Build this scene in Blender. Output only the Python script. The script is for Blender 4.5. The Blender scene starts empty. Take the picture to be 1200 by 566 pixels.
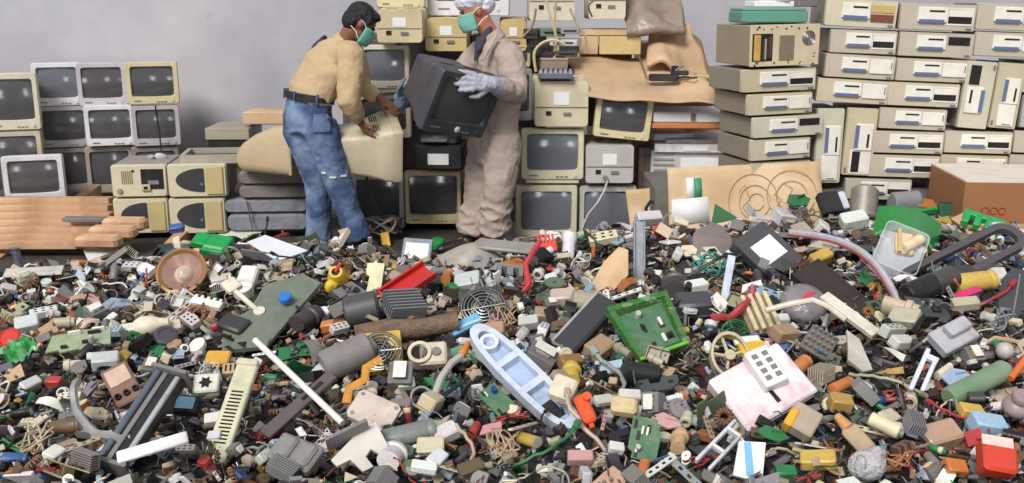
import bpy, math, random
from mathutils import Vector, Matrix, Euler, noise
R = math.radians
rnd = random.Random(7)
scene = bpy.context.scene
col = scene.collection
# ------------------------------------------------------------------ camera
F = 1167.0
PITCH = R(13.8)
CP, SP = math.cos(PITCH), math.sin(PITCH)
EYE = Vector((0, 0, 1.65))
cam_data = bpy.data.cameras.new('camera')
cam_data.sensor_width = 36.0
cam_data.lens = F / 1200 * 36.0
cam_data.clip_start = 0.05
cam = bpy.data.objects.new('camera', cam_data)
cam.location = EYE
cam.rotation_euler = (R(90) - PITCH, 0, 0)
col.objects.link(cam)
scene.camera = cam
scene.view_settings.view_transform = 'Standard'
scene.view_settings.look = 'None'
scene.view_settings.gamma = 1.0
scene.view_settings.use_curve_mapping = False
scene.view_settings.exposure = EXPOSURE = 0.0


def ray(px, py):
    r, u = (px - 600) / F, (283 - py) / F
    return Vector((r, CP + u * SP, -SP + u * CP))


def at(px, py, Y):
    d = ray(px, py)
    return EYE + d * (Y / d.y)


def ppm(p):                       # pixels per metre at a point
    return F / ((p.y - EYE.y) * CP + (EYE.z - p.z) * SP)


def project(p):
    d = p - EYE
    w = d.y * CP - d.z * SP
    return 600 + F * d.x / w, 283 - F * (d.y * SP + d.z * CP) / w


# ------------------------------------------------------------------ materials
def lin(c):
    c = [x / 255 if max(c) > 1 else x for x in c]
    return tuple(x / 12.92 if x <= .04045 else ((x + .055) / 1.055) ** 2.4 for x in c) + (1,)


MATS = {}


def mat(name, rgb=(200, 200, 200), rough=.55, metal=0., dirt=.25, dirt_rgb=(92, 80, 66), scale=9., bump=.0,
        tint=False, attr=None, spec=.5, alpha=1., transmission=0., coat=0., bscale=None, rgb2=None, scale2=6.):
    if name in MATS:
        return MATS[name]
    m = bpy.data.materials.new(name)
    m.use_nodes = True
    nt = m.node_tree
    N, L = nt.nodes, nt.links
    b = N['Principled BSDF']
    b.inputs['Roughness'].default_value = rough
    b.inputs['Metallic'].default_value = metal
    b.inputs['Specular IOR Level'].default_value = spec
    b.inputs['Alpha'].default_value = alpha
    b.inputs['Transmission Weight'].default_value = transmission
    b.inputs['Coat Weight'].default_value = coat
    tc = N.new('ShaderNodeTexCoord')
    if tint:
        s = N.new('ShaderNodeObjectInfo').outputs['Color']
    elif attr:
        a = N.new('ShaderNodeAttribute')
        a.attribute_name = attr
        s = a.outputs['Color']
    else:
        c = N.new('ShaderNodeRGB')
        c.outputs[0].default_value = lin(rgb)
        s = c.outputs[0]
    if rgb2:
        nz = N.new('ShaderNodeTexNoise')
        nz.inputs['Scale'].default_value = scale2
        nz.inputs['Detail'].default_value = 5
        L.new(tc.outputs['Object'], nz.inputs['Vector'])
        rp = N.new('ShaderNodeValToRGB')
        rp.color_ramp.elements[0].position = .4
        rp.color_ramp.elements[1].position = .62
        L.new(nz.outputs['Fac'], rp.inputs['Fac'])
        mx = N.new('ShaderNodeMix')
        mx.data_type = 'RGBA'
        L.new(rp.outputs['Color'], mx.inputs[0])
        L.new(s, mx.inputs[6])
        mx.inputs[7].default_value = lin(rgb2)
        s = mx.outputs[2]
    if dirt > 0:
        nz = N.new('ShaderNodeTexNoise')
        nz.inputs['Scale'].default_value = scale
        nz.inputs['Detail'].default_value = 6
        nz.inputs['Roughness'].default_value = .65
        L.new(tc.outputs['Object'], nz.inputs['Vector'])
        mr = N.new('ShaderNodeMapRange')
        mr.inputs['From Min'].default_value = .42
        mr.inputs['From Max'].default_value = .78
        mr.inputs['To Max'].default_value = min(1, dirt * 2.2)
        L.new(nz.outputs['Fac'], mr.inputs['Value'])
        mx = N.new('ShaderNodeMix')
        mx.data_type = 'RGBA'
        L.new(mr.outputs['Result'], mx.inputs[0])
        L.new(s, mx.inputs[6])
        mx.inputs[7].default_value = lin(dirt_rgb)
        s = mx.outputs[2]
    L.new(s, b.inputs['Base Color'])
    if bump:
        nz = N.new('ShaderNodeTexNoise')
        nz.inputs['Scale'].default_value = bscale or scale * 3
        nz.inputs['Detail'].default_value = 5
        L.new(tc.outputs['Object'], nz.inputs['Vector'])
        bp = N.new('ShaderNodeBump')
        bp.inputs['Strength'].default_value = bump
        bp.inputs['Distance'].default_value = .02
        L.new(nz.outputs['Fac'], bp.inputs['Height'])
        L.new(bp.outputs['Normal'], b.inputs['Normal'])
    MATS[name] = m
    return m


TINT = mat('tinted plastic', tint=True, rough=.45, dirt=.17, dirt_rgb=(70, 62, 54), scale=18, bump=.06)
TINTC = mat('tinted casing', tint=True, rough=.5, dirt=.16, dirt_rgb=(116, 108, 96), scale=5, bump=.03)
METAL = mat('worn steel', (172, 172, 172), rough=.35, metal=.8, dirt=.2, scale=12)
ALU = mat('dull aluminium', (190, 190, 192), rough=.45, metal=.55, dirt=.2, scale=12)
COPPER = mat('copper winding', (190, 112, 62), rough=.38, metal=.7, dirt=.15, scale=15)
BLACK = mat('black plastic', (30, 29, 31), rough=.4, dirt=.15, scale=8, dirt_rgb=(90, 84, 78))
DARK = mat('dark opening', (16, 15, 15), rough=.8, dirt=.1)
GREYP = mat('grey plastic', (120, 118, 116), rough=.5, dirt=.2)
WHITE = mat('white plastic', (228, 225, 216), rough=.45, dirt=.12)
CREAM = mat('cream plastic', (216, 203, 168), rough=.5, dirt=.18)
PAPER = mat('white paper', (232, 231, 228), rough=.8, dirt=.08, scale=6)
PINK = mat('smeared paper', (226, 222, 222), rough=.6, dirt=.3, dirt_rgb=(190, 70, 80), scale=14)
BLUE = mat('slate blue strip', (92, 108, 150), rough=.5, dirt=.1)
CARD = mat('cardboard', (206, 174, 138), rough=.85, dirt=.16, scale=3, bump=.05, rgb2=(186, 154, 120), scale2=2.2)
CARDP = mat('pale cardboard', (214, 186, 152), rough=.85, dirt=.12, scale=3, rgb2=(200, 168, 128), scale2=3)
CARDB = mat('brown carton', (154, 104, 66), rough=.8, dirt=.12, scale=4)
SCREEN = mat('dark picture tube glass', (80, 79, 82), rough=.12, dirt=.18, scale=5, dirt_rgb=(120, 114, 108), spec=.55)
SCREENG = mat('grey picture tube glass', (106, 109, 117), rough=.12, dirt=.15, scale=5, dirt_rgb=(130, 126, 120), spec=.55)
PCB = mat('green circuit board', (66, 108, 78), rough=.4, dirt=.3, dirt_rgb=(120, 132, 96), scale=26, bump=.1)
GOLD = mat('brassy metal', (186, 138, 90), rough=.35, metal=.5, dirt=.2, scale=10)
CLEAR = mat('clear plastic', (225, 230, 235), rough=.12, dirt=.05, alpha=.42)
GCLEAR = mat('green translucent plastic', (66, 140, 58), rough=.12, dirt=.25, dirt_rgb=(130, 150, 110), alpha=.5, spec=.8)
WOODO = mat('reddish timber', (216, 178, 140), rough=.7, dirt=.3, dirt_rgb=(134, 96, 70), scale=4, bump=.1, rgb2=(194, 150, 114), scale2=3)


# ------------------------------------------------------------------ mesh builder
def bake(o):
    """turn the modifiers into plain mesh, one object at a time"""
    dg = bpy.context.evaluated_depsgraph_get()
    me = bpy.data.meshes.new_from_object(o.evaluated_get(dg), preserve_all_data_layers=True, depsgraph=dg)
    o.modifiers.clear()
    o.data = me
    return o


def basis(o, x, y, z):
    return Matrix(((x.x, y.x, z.x, o.x), (x.y, y.y, z.y, o.y), (x.z, y.z, z.z, o.z), (0, 0, 0, 1)))


def perp(d):
    d = d.normalized()
    a = Vector((0, 0, 1)) if abs(d.z) < .9 else Vector((1, 0, 0))
    x = a.cross(d).normalized()
    return x, d.cross(x)


class MB:
    def __init__(s):
        s.v, s.f, s.m = [], [], []

    def add(s, v, f, m=0, M=None):
        b = len(s.v)
        s.v += [tuple(M @ Vector(p)) for p in v] if M else [tuple(p) for p in v]
        s.f += [tuple(i + b for i in q) for q in f]
        s.m += [m] * len(f)
        return s

    def join(s, o, M=None, moff=0):
        b = len(s.v)
        s.v += [tuple(M @ Vector(p)) for p in o.v] if M else o.v
        s.f += [tuple(i + b for i in q) for q in o.f]
        s.m += [x + moff for x in o.m]
        return s

    def box(s, c, d, m=0, M=None, tx=1, ty=1, ch=0):
        """box centred at c of size d; top face scaled tx, ty; ch chamfers the vertical+top edges"""
        x, y, z = d[0] / 2, d[1] / 2, d[2] / 2
        if not ch:
            v = [(sx * x * (tx if sz > 0 else 1) + c[0], sy * y * (ty if sz > 0 else 1) + c[1], sz * z + c[2])
                 for sz in (-1, 1) for sy in (-1, 1) for sx in (-1, 1)]
            f = [(0, 2, 3, 1), (4, 5, 7, 6), (0, 1, 5, 4), (2, 6, 7, 3), (0, 4, 6, 2), (1, 3, 7, 5)]
            return s.add(v, f, m, M)
        rings = [(-z, ch), (-z + ch, 0), (z - ch, 0), (z, ch)]
        v = []
        for zz, i in rings:
            X, Y = x - i, y - i
            q = ch if i == 0 else ch * .4
            for a, b_ in ((X, Y - q), (X - q, Y), (-X + q, Y), (-X, Y - q), (-X, -Y + q), (-X + q, -Y), (X - q, -Y), (X, -Y + q)):
                k = 1 + (zz + z) / (2 * z) * (tx - 1)
                k2 = 1 + (zz + z) / (2 * z) * (ty - 1)
                v.append((a * k + c[0], b_ * k2 + c[1], zz + c[2]))
        f = [tuple(reversed(range(8))), tuple(range(24, 32))]
        for r in range(3):
            for i in range(8):
                j = (i + 1) % 8
                f.append((r * 8 + i, r * 8 + j, r * 8 + 8 + j, r * 8 + 8 + i))
        return s.add(v, f, m, M)

    def cyl(s, p0, p1, r0, r1=None, n=12, m=0, M=None, cap=True):
        p0, p1 = Vector(p0), Vector(p1)
        r1 = r0 if r1 is None else r1
        x, y = perp(p1 - p0)
        v = []
        for p, r in ((p0, r0), (p1, r1)):
            for i in range(n):
                t = 2 * math.pi * i / n
                v.append(p + x * (r * math.cos(t)) + y * (r * math.sin(t)))
        f = [(i, (i + 1) % n, n + (i + 1) % n, n + i) for i in range(n)]
        if cap:
            f += [tuple(reversed(range(n))), tuple(range(n, 2 * n))]
        return s.add(v, f, m, M)

    def lathe(s, prof, n=16, m=0, M=None, closed=False, caps=True):
        v, f = [], []
        for r, z in prof:
            for i in range(n):
                t = 2 * math.pi * i / n
                v.append((r * math.cos(t), r * math.sin(t), z))
        k = len(prof)
        for j in range(k if closed else k - 1):
            j2 = (j + 1) % k
            for i in range(n):
                i2 = (i + 1) % n
                f.append((j * n + i, j * n + i2, j2 * n + i2, j2 * n + i))
        if not closed and caps:
            if prof[0][0] > 1e-6:
                f.append(tuple(reversed(range(n))))
            if prof[-1][0] > 1e-6:
                f.append(tuple(range((k - 1) * n, k * n)))
        return s.add(v, f, m, M)

    def tube(s, pts, r, n=6, m=0, M=None, closed=False, flat=1.):
        pts = [Vector(p) for p in pts]
        k = len(pts)
        rr = r if isinstance(r, (list, tuple)) else [r] * k
        v, f = [], []
        x = None
        for i in range(k):
            a, b = pts[i - 1] if (i or closed) else pts[i], pts[(i + 1) % k] if (i < k - 1 or closed) else pts[i]
            d = (b - a)
            d = d.normalized() if d.length > 1e-9 else Vector((0, 0, 1))
            if x is None:
                x, y = perp(d)
            else:
                x = (x - d * x.dot(d))
                x = x.normalized() if x.length > 1e-6 else perp(d)[0]
                y = d.cross(x)
            for j in range(n):
                t = 2 * math.pi * j / n
                v.append(pts[i] + x * (rr[i] * math.cos(t)) + y * (rr[i] * flat * math.sin(t)))
        for i in range(k if closed else k - 1):
            i2 = (i + 1) % k
            for j in range(n):
                j2 = (j + 1) % n
                f.append((i * n + j, i * n + j2, i2 * n + j2, i2 * n + j))
        if not closed:
            f += [tuple(reversed(range(n))), tuple(range((k - 1) * n, k * n))]
        return s.add(v, f, m, M)

    def etube(s, secs, side, n=20, m=0, M=None):
        """secs: (point, half width along side, half depth); elliptical sections, closed"""
        v, f = [], []
        k = len(secs)
        side = Vector(side)
        for i, (p, a, b) in enumerate(secs):
            p = Vector(p)
            q0, q1 = Vector(secs[max(0, i - 1)][0]), Vector(secs[min(k - 1, i + 1)][0])
            d = (q1 - q0).normalized()
            x = (side - d * side.dot(d)).normalized()
            y = d.cross(x)
            for j in range(n):
                t = 2 * math.pi * j / n
                v.append(p + x * (a * math.cos(t)) + y * (b * math.sin(t)))
        for i in range(k - 1):
            for j in range(n):
                j2 = (j + 1) % n
                f.append((i * n + j, i * n + j2, i * n + n + j2, i * n + n + j))
        f += [tuple(reversed(range(n))), tuple(range((k - 1) * n, k * n))]
        return s.add(v, f, m, M)

    def ell(s, c, r, n=14, k=9, m=0, M=None):
        r = (r, r, r) if isinstance(r, (int, float)) else r
        v, f = [(c[0], c[1], c[2] - r[2])], []
        for j in range(1, k):
            ph = -math.pi / 2 + math.pi * j / k
            for i in range(n):
                t = 2 * math.pi * i / n
                v.append((c[0] + r[0] * math.cos(ph) * math.cos(t), c[1] + r[1] * math.cos(ph) * math.sin(t), c[2] + r[2] * math.sin(ph)))
        v.append((c[0], c[1], c[2] + r[2]))
        for i in range(n):
            i2 = (i + 1) % n
            f.append((0, 1 + i2, 1 + i))
            for j in range(k - 2):
                f.append((1 + j * n + i, 1 + j * n + i2, 1 + j * n + n + i2, 1 + j * n + n + i))
            f.append((1 + (k - 2) * n + i, 1 + (k - 2) * n + i2, len(v) - 1))
        return s.add(v, f, m, M)

    def cap(s, p0, p1, r0, r1=None, m=0, n=12):
        """tapered capsule"""
        p0, p1 = Vector(p0), Vector(p1)
        r1 = r0 if r1 is None else r1
        d = (p1 - p0)
        if d.length < 1e-6:
            d = Vector((0, 0, 1e-4))
        u = d.normalized()
        pts = [p0 - u * r0 * .98, p0 - u * r0 * .7, p0, p1, p1 + u * r1 * .7, p1 + u * r1 * .98]
        return s.tube(pts, [r0 * .2, r0 * .71, r0, r1, r1 * .71, r1 * .2], n, m)

    def prism(s, poly, z0, z1, m=0, M=None, ch=0):
        n = len(poly)
        v = [(x, y, z0) for x, y in poly] + [(x, y, z1) for x, y in poly]
        f = [tuple(reversed(range(n))), tuple(range(n, 2 * n))] + [(i, (i + 1) % n, n + (i + 1) % n, n + i) for i in range(n)]
        return s.add(v, f, m, M)

    def ring(s, outer, inner, z0, z1, m=0, M=None):
        """frame between two polygons of equal count"""
        n = len(outer)
        v = [(x, y, z0) for x, y in outer] + [(x, y, z0) for x, y in inner] + [(x, y, z1) for x, y in outer] + [(x, y, z1) for x, y in inner]
        f = []
        for i in range(n):
            j = (i + 1) % n
            f += [(j, i, n + i, n + j), (2 * n + i, 2 * n + j, 3 * n + j, 3 * n + i), (i, j, 2 * n + j, 2 * n + i), (n + j, n + i, 3 * n + i, 3 * n + j)]
        return s.add(v, f, m, M)

    def loft(s, secs, m=0, M=None, q=3):
        """secs: (y, cx, cz, w, h, r) rounded rectangles facing y"""
        v, f = [], []
        for y, cx, cz, w, h, r in secs:
            for p in rrect(w, h, r, q):
                v.append((cx + p[0], y, cz + p[1]))
        n = len(rrect(1, 1, .1, q))
        for i in range(len(secs) - 1):
            for j in range(n):
                j2 = (j + 1) % n
                f.append((i * n + j, i * n + j2, i * n + n + j2, i * n + n + j))
        f += [tuple(reversed(range(n))), tuple(range((len(secs) - 1) * n, len(secs) * n))]
        return s.add(v, f, m, M)

    def grid(s, fn, nu, nv, m=0, M=None):
        v = [fn(i / nu, j / nv) for j in range(nv + 1) for i in range(nu + 1)]
        f = [(j * (nu + 1) + i, j * (nu + 1) + i + 1, (j + 1) * (nu + 1) + i + 1, (j + 1) * (nu + 1) + i) for j in range(nv) for i in range(nu)]
        return s.add(v, f, m, M)

    def mesh(s, name, mats, sharp=38):
        me = bpy.data.meshes.new(name)
        me.from_pydata(s.v, [], s.f)
        for x in (mats if isinstance(mats, (list, tuple)) else [mats]):
            me.materials.append(x)
        me.polygons.foreach_set('material_index', s.m)
        me.polygons.foreach_set('use_smooth', [True] * len(s.f))
        me.update()
        me.set_sharp_from_angle(angle=R(sharp))
        return me

    def build(s, name, mats, parent=None, color=None, bevel=0, sharp=38, M=None, label=None):
        o = bpy.data.objects.new(name, s.mesh(name, mats, sharp))
        col.objects.link(o)
        if parent:
            o.parent = parent
            if color is None:
                o.color = parent.color
        if color is not None:
            o.color = lin(color)
        if M:
            o.matrix_world = M
        if bevel:
            b = o.modifiers.new('edge', 'BEVEL')
            b.width = bevel
            b.segments = 2
            b.limit_method = 'ANGLE'
            b.angle_limit = R(40)
            bake(o)
        if label:
            o['label'] = label
        return o


def rrect(w, h, r, q=3):
    r = min(r, w / 2 - 1e-5, h / 2 - 1e-5)
    out = []
    for cx, cz, a in ((w / 2 - r, h / 2 - r, 0), (-w / 2 + r, h / 2 - r, 90), (-w / 2 + r, -h / 2 + r, 180), (w / 2 - r, -h / 2 + r, 270)):
        for i in range(q + 1):
            t = R(a + 90 * i / q)
            out.append((cx + r * math.cos(t), cz + r * math.sin(t)))
    return out


def tag(o, label=None, cat=None, group=None, kind=None):
    if label:
        o['label'] = label
    if cat:
        o['category'] = cat
    if group:
        o['group'] = group
    if kind:
        o['kind'] = kind
    return o


def empty(name, loc, rz=0, color=None, M=None):
    o = bpy.data.objects.new(name, None)
    col.objects.link(o)
    o.empty_display_size = .05
    o.location = loc
    o.rotation_euler = (0, 0, rz)
    if M:
        o.matrix_world = M
    if color is not None:
        o.color = lin(color)
    return o


def kids(o):
    return list(o.children)


def copy_tree(o, color=None, parent=None):
    c = o.copy()
    col.objects.link(c)
    if color is not None:
        c.color = color
    if parent:
        c.parent = parent
    for ch in kids(o):
        copy_tree(ch, color if tuple(ch.color) == tuple(o.color) else None, c)
    return c


def solid(o, t, off=0):
    m = o.modifiers.new('thickness', 'SOLIDIFY')
    m.thickness = t
    m.offset = off
    return bake(o)


# ------------------------------------------------------------------ setting
def wall_material():
    m = bpy.data.materials.new('limewashed plaster')
    m.use_nodes = True
    N, L = m.node_tree.nodes, m.node_tree.links
    b = N['Principled BSDF']
    b.inputs['Roughness'].default_value = .9
    tc = N.new('ShaderNodeTexCoord')
    a = N.new('ShaderNodeTexNoise')
    a.inputs['Scale'].default_value = 1.1
    a.inputs['Detail'].default_value = 7
    a.inputs['Roughness'].default_value = .6
    L.new(tc.outputs['Object'], a.inputs['Vector'])
    r = N.new('ShaderNodeValToRGB')
    e = r.color_ramp.elements
    e[0].position, e[0].color = .3, lin((164, 161, 168))
    e[1].position, e[1].color = .68, lin((190, 187, 191))
    L.new(a.outputs['Fac'], r.inputs['Fac'])
    s = N.new('ShaderNodeTexNoise')
    s.inputs['Scale'].default_value = 7
    s.inputs['Detail'].default_value = 3
    L.new(tc.outputs['Object'], s.inputs['Vector'])
    k = N.new('ShaderNodeMapRange')
    k.inputs['From Min'].default_value = .7
    k.inputs['From Max'].default_value = .8
    k.inputs['To Max'].default_value = .5
    L.new(s.outputs['Fac'], k.inputs['Value'])
    mx = N.new('ShaderNodeMix')
    mx.data_type = 'RGBA'
    L.new(k.outputs['Result'], mx.inputs[0])
    L.new(r.outputs['Color'], mx.inputs[6])
    mx.inputs[7].default_value = lin((160, 156, 162))
    L.new(mx.outputs[2], b.inputs['Base Color'])
    bp = N.new('ShaderNodeBump')
    bp.inputs['Strength'].default_value = .15
    bp.inputs['Distance'].default_value = .02
    L.new(a.outputs['Fac'], bp.inputs['Height'])
    L.new(bp.outputs['Normal'], b.inputs['Normal'])
    return m


WALLM = wall_material()
SOIL = mat('dark packed soil', (74, 66, 60), rough=.95, dirt=.5, dirt_rgb=(40, 36, 34), scale=7, bump=.6, bscale=22)
tag(MB().box((0, 8.95, 1.6), (13, .3, 3.4)).build('wall_back', WALLM), kind='structure')
tag(MB().box((0, 4.5, -.05), (13, 9.2, .1)).build('floor', SOIL), kind='structure')
tag(MB().box((2.35, 6.55, .24), (2.9, .8, .48)).build('ledge', mat('rough concrete', (120, 116, 112), rough=.9, dirt=.3, bump=.2)), kind='structure')
# ------------------------------------------------------------------ cathode ray tube monitors
def seat_front(x0, y0, x1, y1, Y, hk=.985):
    c = at((x0 + x1) / 2, (y0 + y1) / 2, Y)
    w = (x1 - x0) / ppm(c)
    h = (at(600, y0, Y).z - at(600, y1, Y).z)
    return Vector((c.x, Y, c.z - h / 2)), w * .99, h * hk


def monitor(name, label, w, h, M, color, screen=SCREEN, chin=.17, side=.09, top=.1, depth=.36, stand=False, knob=False,
            group=None, cat='monitor', back_label=False, shell=None, cable=False, boxy=False):
    """front at y = 0 facing -y, bottom centre at the origin"""
    root = empty(name, (0, 0, 0), color=color, M=M)
    tag(root, label, cat, group)
    sh = h * .07 if stand else 0
    H = h - sh
    cz = sh + H / 2
    sw, sd, st, sb = w, w * side, H * top, H * chin
    iw, ih = w - 2 * sd, H - st - sb
    ic = sh + sb + ih / 2
    b = MB()
    o8 = rrect(w, H, .018)
    i8 = rrect(iw, ih, .02)
    i9 = rrect(iw * .965, ih * .955, .02)
    n = len(o8)
    v = [(x * .97, -.004, cz + z * .97) for x, z in o8] + [(x, .012, cz + z) for x, z in o8] + [(x, .055, cz + z) for x, z in o8]
    v += [(x, -.004, ic + z) for x, z in i8] + [(x, .02, ic + z) for x, z in i9]
    f = []
    for i in range(n):
        j = (i + 1) % n
        f += [(i, j, n + j, n + i), (n + i, n + j, 2 * n + j, 2 * n + i), (j, i, 3 * n + i, 3 * n + j), (3 * n + j, 3 * n + i, 4 * n + i, 4 * n + j)]
    b.add(v, f)
    bz = b.build('bezel', TINTC, root)
    g = MB()

    def glass(u, t):
        a, c = u * 2 - 1, t * 2 - 1
        k = 1 - .03 * (a * a * c * c)
        return (a * iw * .487 * k, .022 - .024 * (1 - (a * a + c * c) / 2), ic + c * ih * .482 * k)
    g.grid(glass, 12, 10)
    g.build('screen', screen, root, color=(90, 90, 95))
    s = MB()
    s.loft([(.055, 0, cz, w * .985, H * .975, .02), (.11, 0, cz, w * .975, H * .965, .03), (.13, 0, cz, w * .93, H * .92, .03),
            (depth * .55, 0, cz - .005, w * (.96 if boxy else .82), H * (.95 if boxy else .84), .04), (depth * .8, 0, cz - .01, w * (.94 if boxy else .7), H * (.93 if boxy else .74), .03), (depth, 0, cz - .01, w * (.92 if boxy else .66), H * (.91 if boxy else .7), .02)])
    hs = s.build('back_housing', TINTC, root, color=shell)
    vt = MB()
    for sx in (-1, 1):
        for i in range(4):
            y = .136 + i * .014
            vt.box((sx * w * .2, y, cz - .002 + H * (.461 - .04 * (y - .13) / max(.01, depth * .55 - .13) * (0 if boxy else 1))), (w * .24, .007, .004))
    vt.build('vent_slots', DARK, hs, color=(30, 30, 30))
    bt = MB()
    bt.cyl((w * .36, -.012, sh + sb * .45), (w * .36, .0, sh + sb * .45), .011, n=14)
    bt.build('power_button', TINTC, bz)
    k = MB()
    for i in range(3):
        k.box((w * (.08 + .07 * i), -.006, sh + sb * .35), (w * .045, .008, .007))
    k.build('control_keys', GREYP, bz)
    bd = MB().box((-w * .3, -.006, sh + sb * .5), (w * .14, .005, .008))
    bd.build('badge', GREYP, bz)
    if stand:
        q = MB()
        q.loft([(.01, 0, sh * .5, w * .84, sh, .006), (.2, 0, sh * .5, w * .84, sh, .006)])
        q.build('foot', TINTC, root)
    if back_label:
        y = depth + .002
        MB().box((0, y, cz + H * .08), (w * .27, .004, H * .26)).build('rating_label', PAPER, hs, label='white paper label')
        sk = MB()
        sk.box((w * .22, y, cz - H * .22), (.035, .008, .028))
        sk.build('power_socket', DARK, hs)
        MB().box((-w * .1, y + .004, cz - H * .23), (.05, .012, .018)).build('signal_plug', GREYP, hs)
        MB().box((0, y - .001, cz - H * .1), (w * (.9 if boxy else .6), .006, H * .018)).build('seam', mat('shaded seam', (110, 100, 86), rough=.7), hs)  # seam strip in one even brown-grey
    return root


def rot(*a, t=None):
    """matrix from location and (yaw, pitch, roll) degrees"""
    loc, yaw, pit, rol = a
    return Matrix.Translation(loc) @ Matrix.Rotation(R(yaw), 4, 'Z') @ Matrix.Rotation(R(pit), 4, 'X') @ Matrix.Rotation(R(rol), 4, 'Y')


GM = 'monitors stacked against the wall'


def front_monitor(label, x0, y0, x1, y1, Y, color, yaw=0, pit=0, rol=0, **k):
    p, w, h = seat_front(x0, y0, x1, y1, Y)
    k.setdefault('group', GM)
    return monitor('crt_monitor', label, w, h, rot(p, yaw, pit, rol), color, **k)


def rear_monitor(label, x0, y0, x1, y1, Y, color, yaw=0, depth=.34, **k):
    """a monitor turned round: its back face fills the given rectangle"""
    p, w, h = seat_front(x0, y0, x1, y1, Y)
    w, h = w / .93, h / .95
    p = p + Vector((0, depth, -.0))
    k.setdefault('group', 'monitors turned with their backs to the room')
    return monitor('crt_monitor', label, w, h, rot(p, 180 + yaw, 0, 0), color, depth=depth, back_label=True, boxy=True, **k)


CRM, YEL, WHT, GRY, BEI = (216, 207, 182), (214, 201, 156), (224, 222, 222), (180, 175, 170), (198, 184, 158)
# left wall stack
front_monitor('beige monitor standing upright at the far end of the wall stack, cropped by the edge', -16, 85, 43, 153, 7.75, CRM, yaw=17)
front_monitor('beige monitor with dark screen underneath the cropped upright beige one', -14, 153, 48, 212, 7.75, BEI, screen=SCREEN, yaw=17)
front_monitor('white monitor top row of the wall stack, beside the silver one', 40, 73, 94, 124, 8.1, WHT, screen=SCREENG, yaw=17)
front_monitor('silver-grey monitor in the middle of the top row by the wall', 92, 73, 147, 124, 8.1, (196, 188, 196), yaw=17)
front_monitor('yellowed monitor at the top corner of the wall stack', 149, 72, 208, 122, 8.1, YEL, yaw=17)
front_monitor('grey monitor in the middle row under the white top one', 46, 124, 103, 173, 8.1, GRY, yaw=17)
front_monitor('bright white monitor in the centre of the wall stack', 101, 123, 157, 171, 8.06, WHT, yaw=17)
front_monitor('pale grey monitor with a black cable hanging over its screen', 156, 123, 210, 171, 8.1, (184, 176, 176), yaw=17)
front_monitor('grey monitor with black screen in the bottom row, behind the white one', 50, 173, 105, 226, 8.1, (150, 144, 138), yaw=17)
front_monitor('dusty grey-beige monitor bottom row under the bright white monitor', 103, 171, 156, 226, 8.1, (170, 158, 142), yaw=17)
front_monitor('dim grey monitor bottom row behind the stripped computer cases', 157, 171, 210, 226, 8.12, (140, 132, 124), yaw=17)
front_monitor('white-framed monitor standing alone behind the timber planks', 6, 182, 73, 236, 7.3, (214, 212, 214), yaw=17)
front_monitor('dark monitor peeking from behind the white-framed one', -40, 182, 4, 234, 7.35, (90, 86, 84), yaw=17)
c = [at(182, 123, 8.0), at(184, 140, 8.02), at(187, 155, 8.02), at(188, 168, 8.02), at(190, 182, 7.98)]
tag(MB().tube(c, .006).build('black_cable', BLACK), 'thin black cable hanging down over the pale grey monitor', 'cable')
# middle heap
front_monitor('cream monitor with grey screen behind the stooping man', 421, 52, 480, 108, 6.95, CRM, screen=SCREENG, stand=True, group='monitors behind the workers')
front_monitor('beige monitor with dark screen under the cream one behind the stooping man', 418, 110, 482, 162, 7.0, CRM, group='monitors behind the workers')
front_monitor('grey-framed monitor on the ground beside the denim legs', 412, 203, 474, 268, 7.0, (186, 184, 178), group='monitors behind the workers')
front_monitor('yellow-cream monitor on the ground between the two men', 474, 200, 541, 263, 7.0, YEL, group='monitors behind the workers', top=.08, side=.07)
front_monitor('yellowed monitor cropped at the top above the stooping man', 440, -44, 498, 9, 7.05, YEL, group='monitors behind the workers')
rear_monitor('cream monitor turned backwards beside the stooping man\'s head', 441, 10, 495, 50, 6.8, (208, 192, 152))
rear_monitor('yellow-cream monitor back behind the capped worker\'s shoulder', 498, 20, 547, 60, 7.0, (206, 182, 128))
front_monitor('white monitor with dark edge behind the worker\'s cap', 500, -40, 598, 19, 7.2, (222, 220, 220), group='monitors behind the workers', top=.3, chin=.3)
rear_monitor('small yellowed monitor back beside the capped worker\'s collar', 586, 22, 617, 60, 7.1, (206, 182, 118))
front_monitor('grey monitor half hidden behind the worker\'s sleeve', 586, 80, 624, 142, 7.05, (170, 168, 168), group='monitors behind the workers')
front_monitor('yellowed monitor half hidden above the grey one behind the worker', 583, 52, 622, 79, 7.1, YEL, group='monitors behind the workers')
front_monitor('cream monitor with base, middle of the pile beside the worker', 610, 150, 685, 215, 6.6, (214, 206, 176), screen=SCREENG, stand=True, group='monitors beside the coverall worker')
front_monitor('cream monitor at the bottom under the cream monitor with base', 603, 217, 677, 282, 6.6, (206, 200, 170), group='monitors beside the coverall worker', screen=SCREENG)
front_monitor('pale grey monitor standing behind the scrap, beneath a grey monitor back', 678, 217, 746, 282, 6.65, (190, 188, 180), screen=SCREENG, group='monitors beside the coverall worker')
rear_monitor('cream monitor back with paper label, under a blue-grey keypad tray', 626, 93, 690, 149, 6.55, (212, 200, 168), depth=.36)
rear_monitor('small grey monitor back with square paper label and power lead', 686, 168, 743, 215, 6.6, (190, 186, 178), depth=.36)
front_monitor('tilted yellow-cream monitor under the big cardboard sheet', 694, 112, 762, 163, 6.6, YEL, rol=6, group='monitors beside the coverall worker', screen=SCREEN, side=.1, top=.06)
rear_monitor('cream monitor back cropped at the top above the cable tangle', 620, -32, 674, 25, 7.1, CRM)
rear_monitor('cream monitor back cropped at the top beside the brown wrapping', 690, -32, 734, 23, 7.15, CRM)
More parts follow.
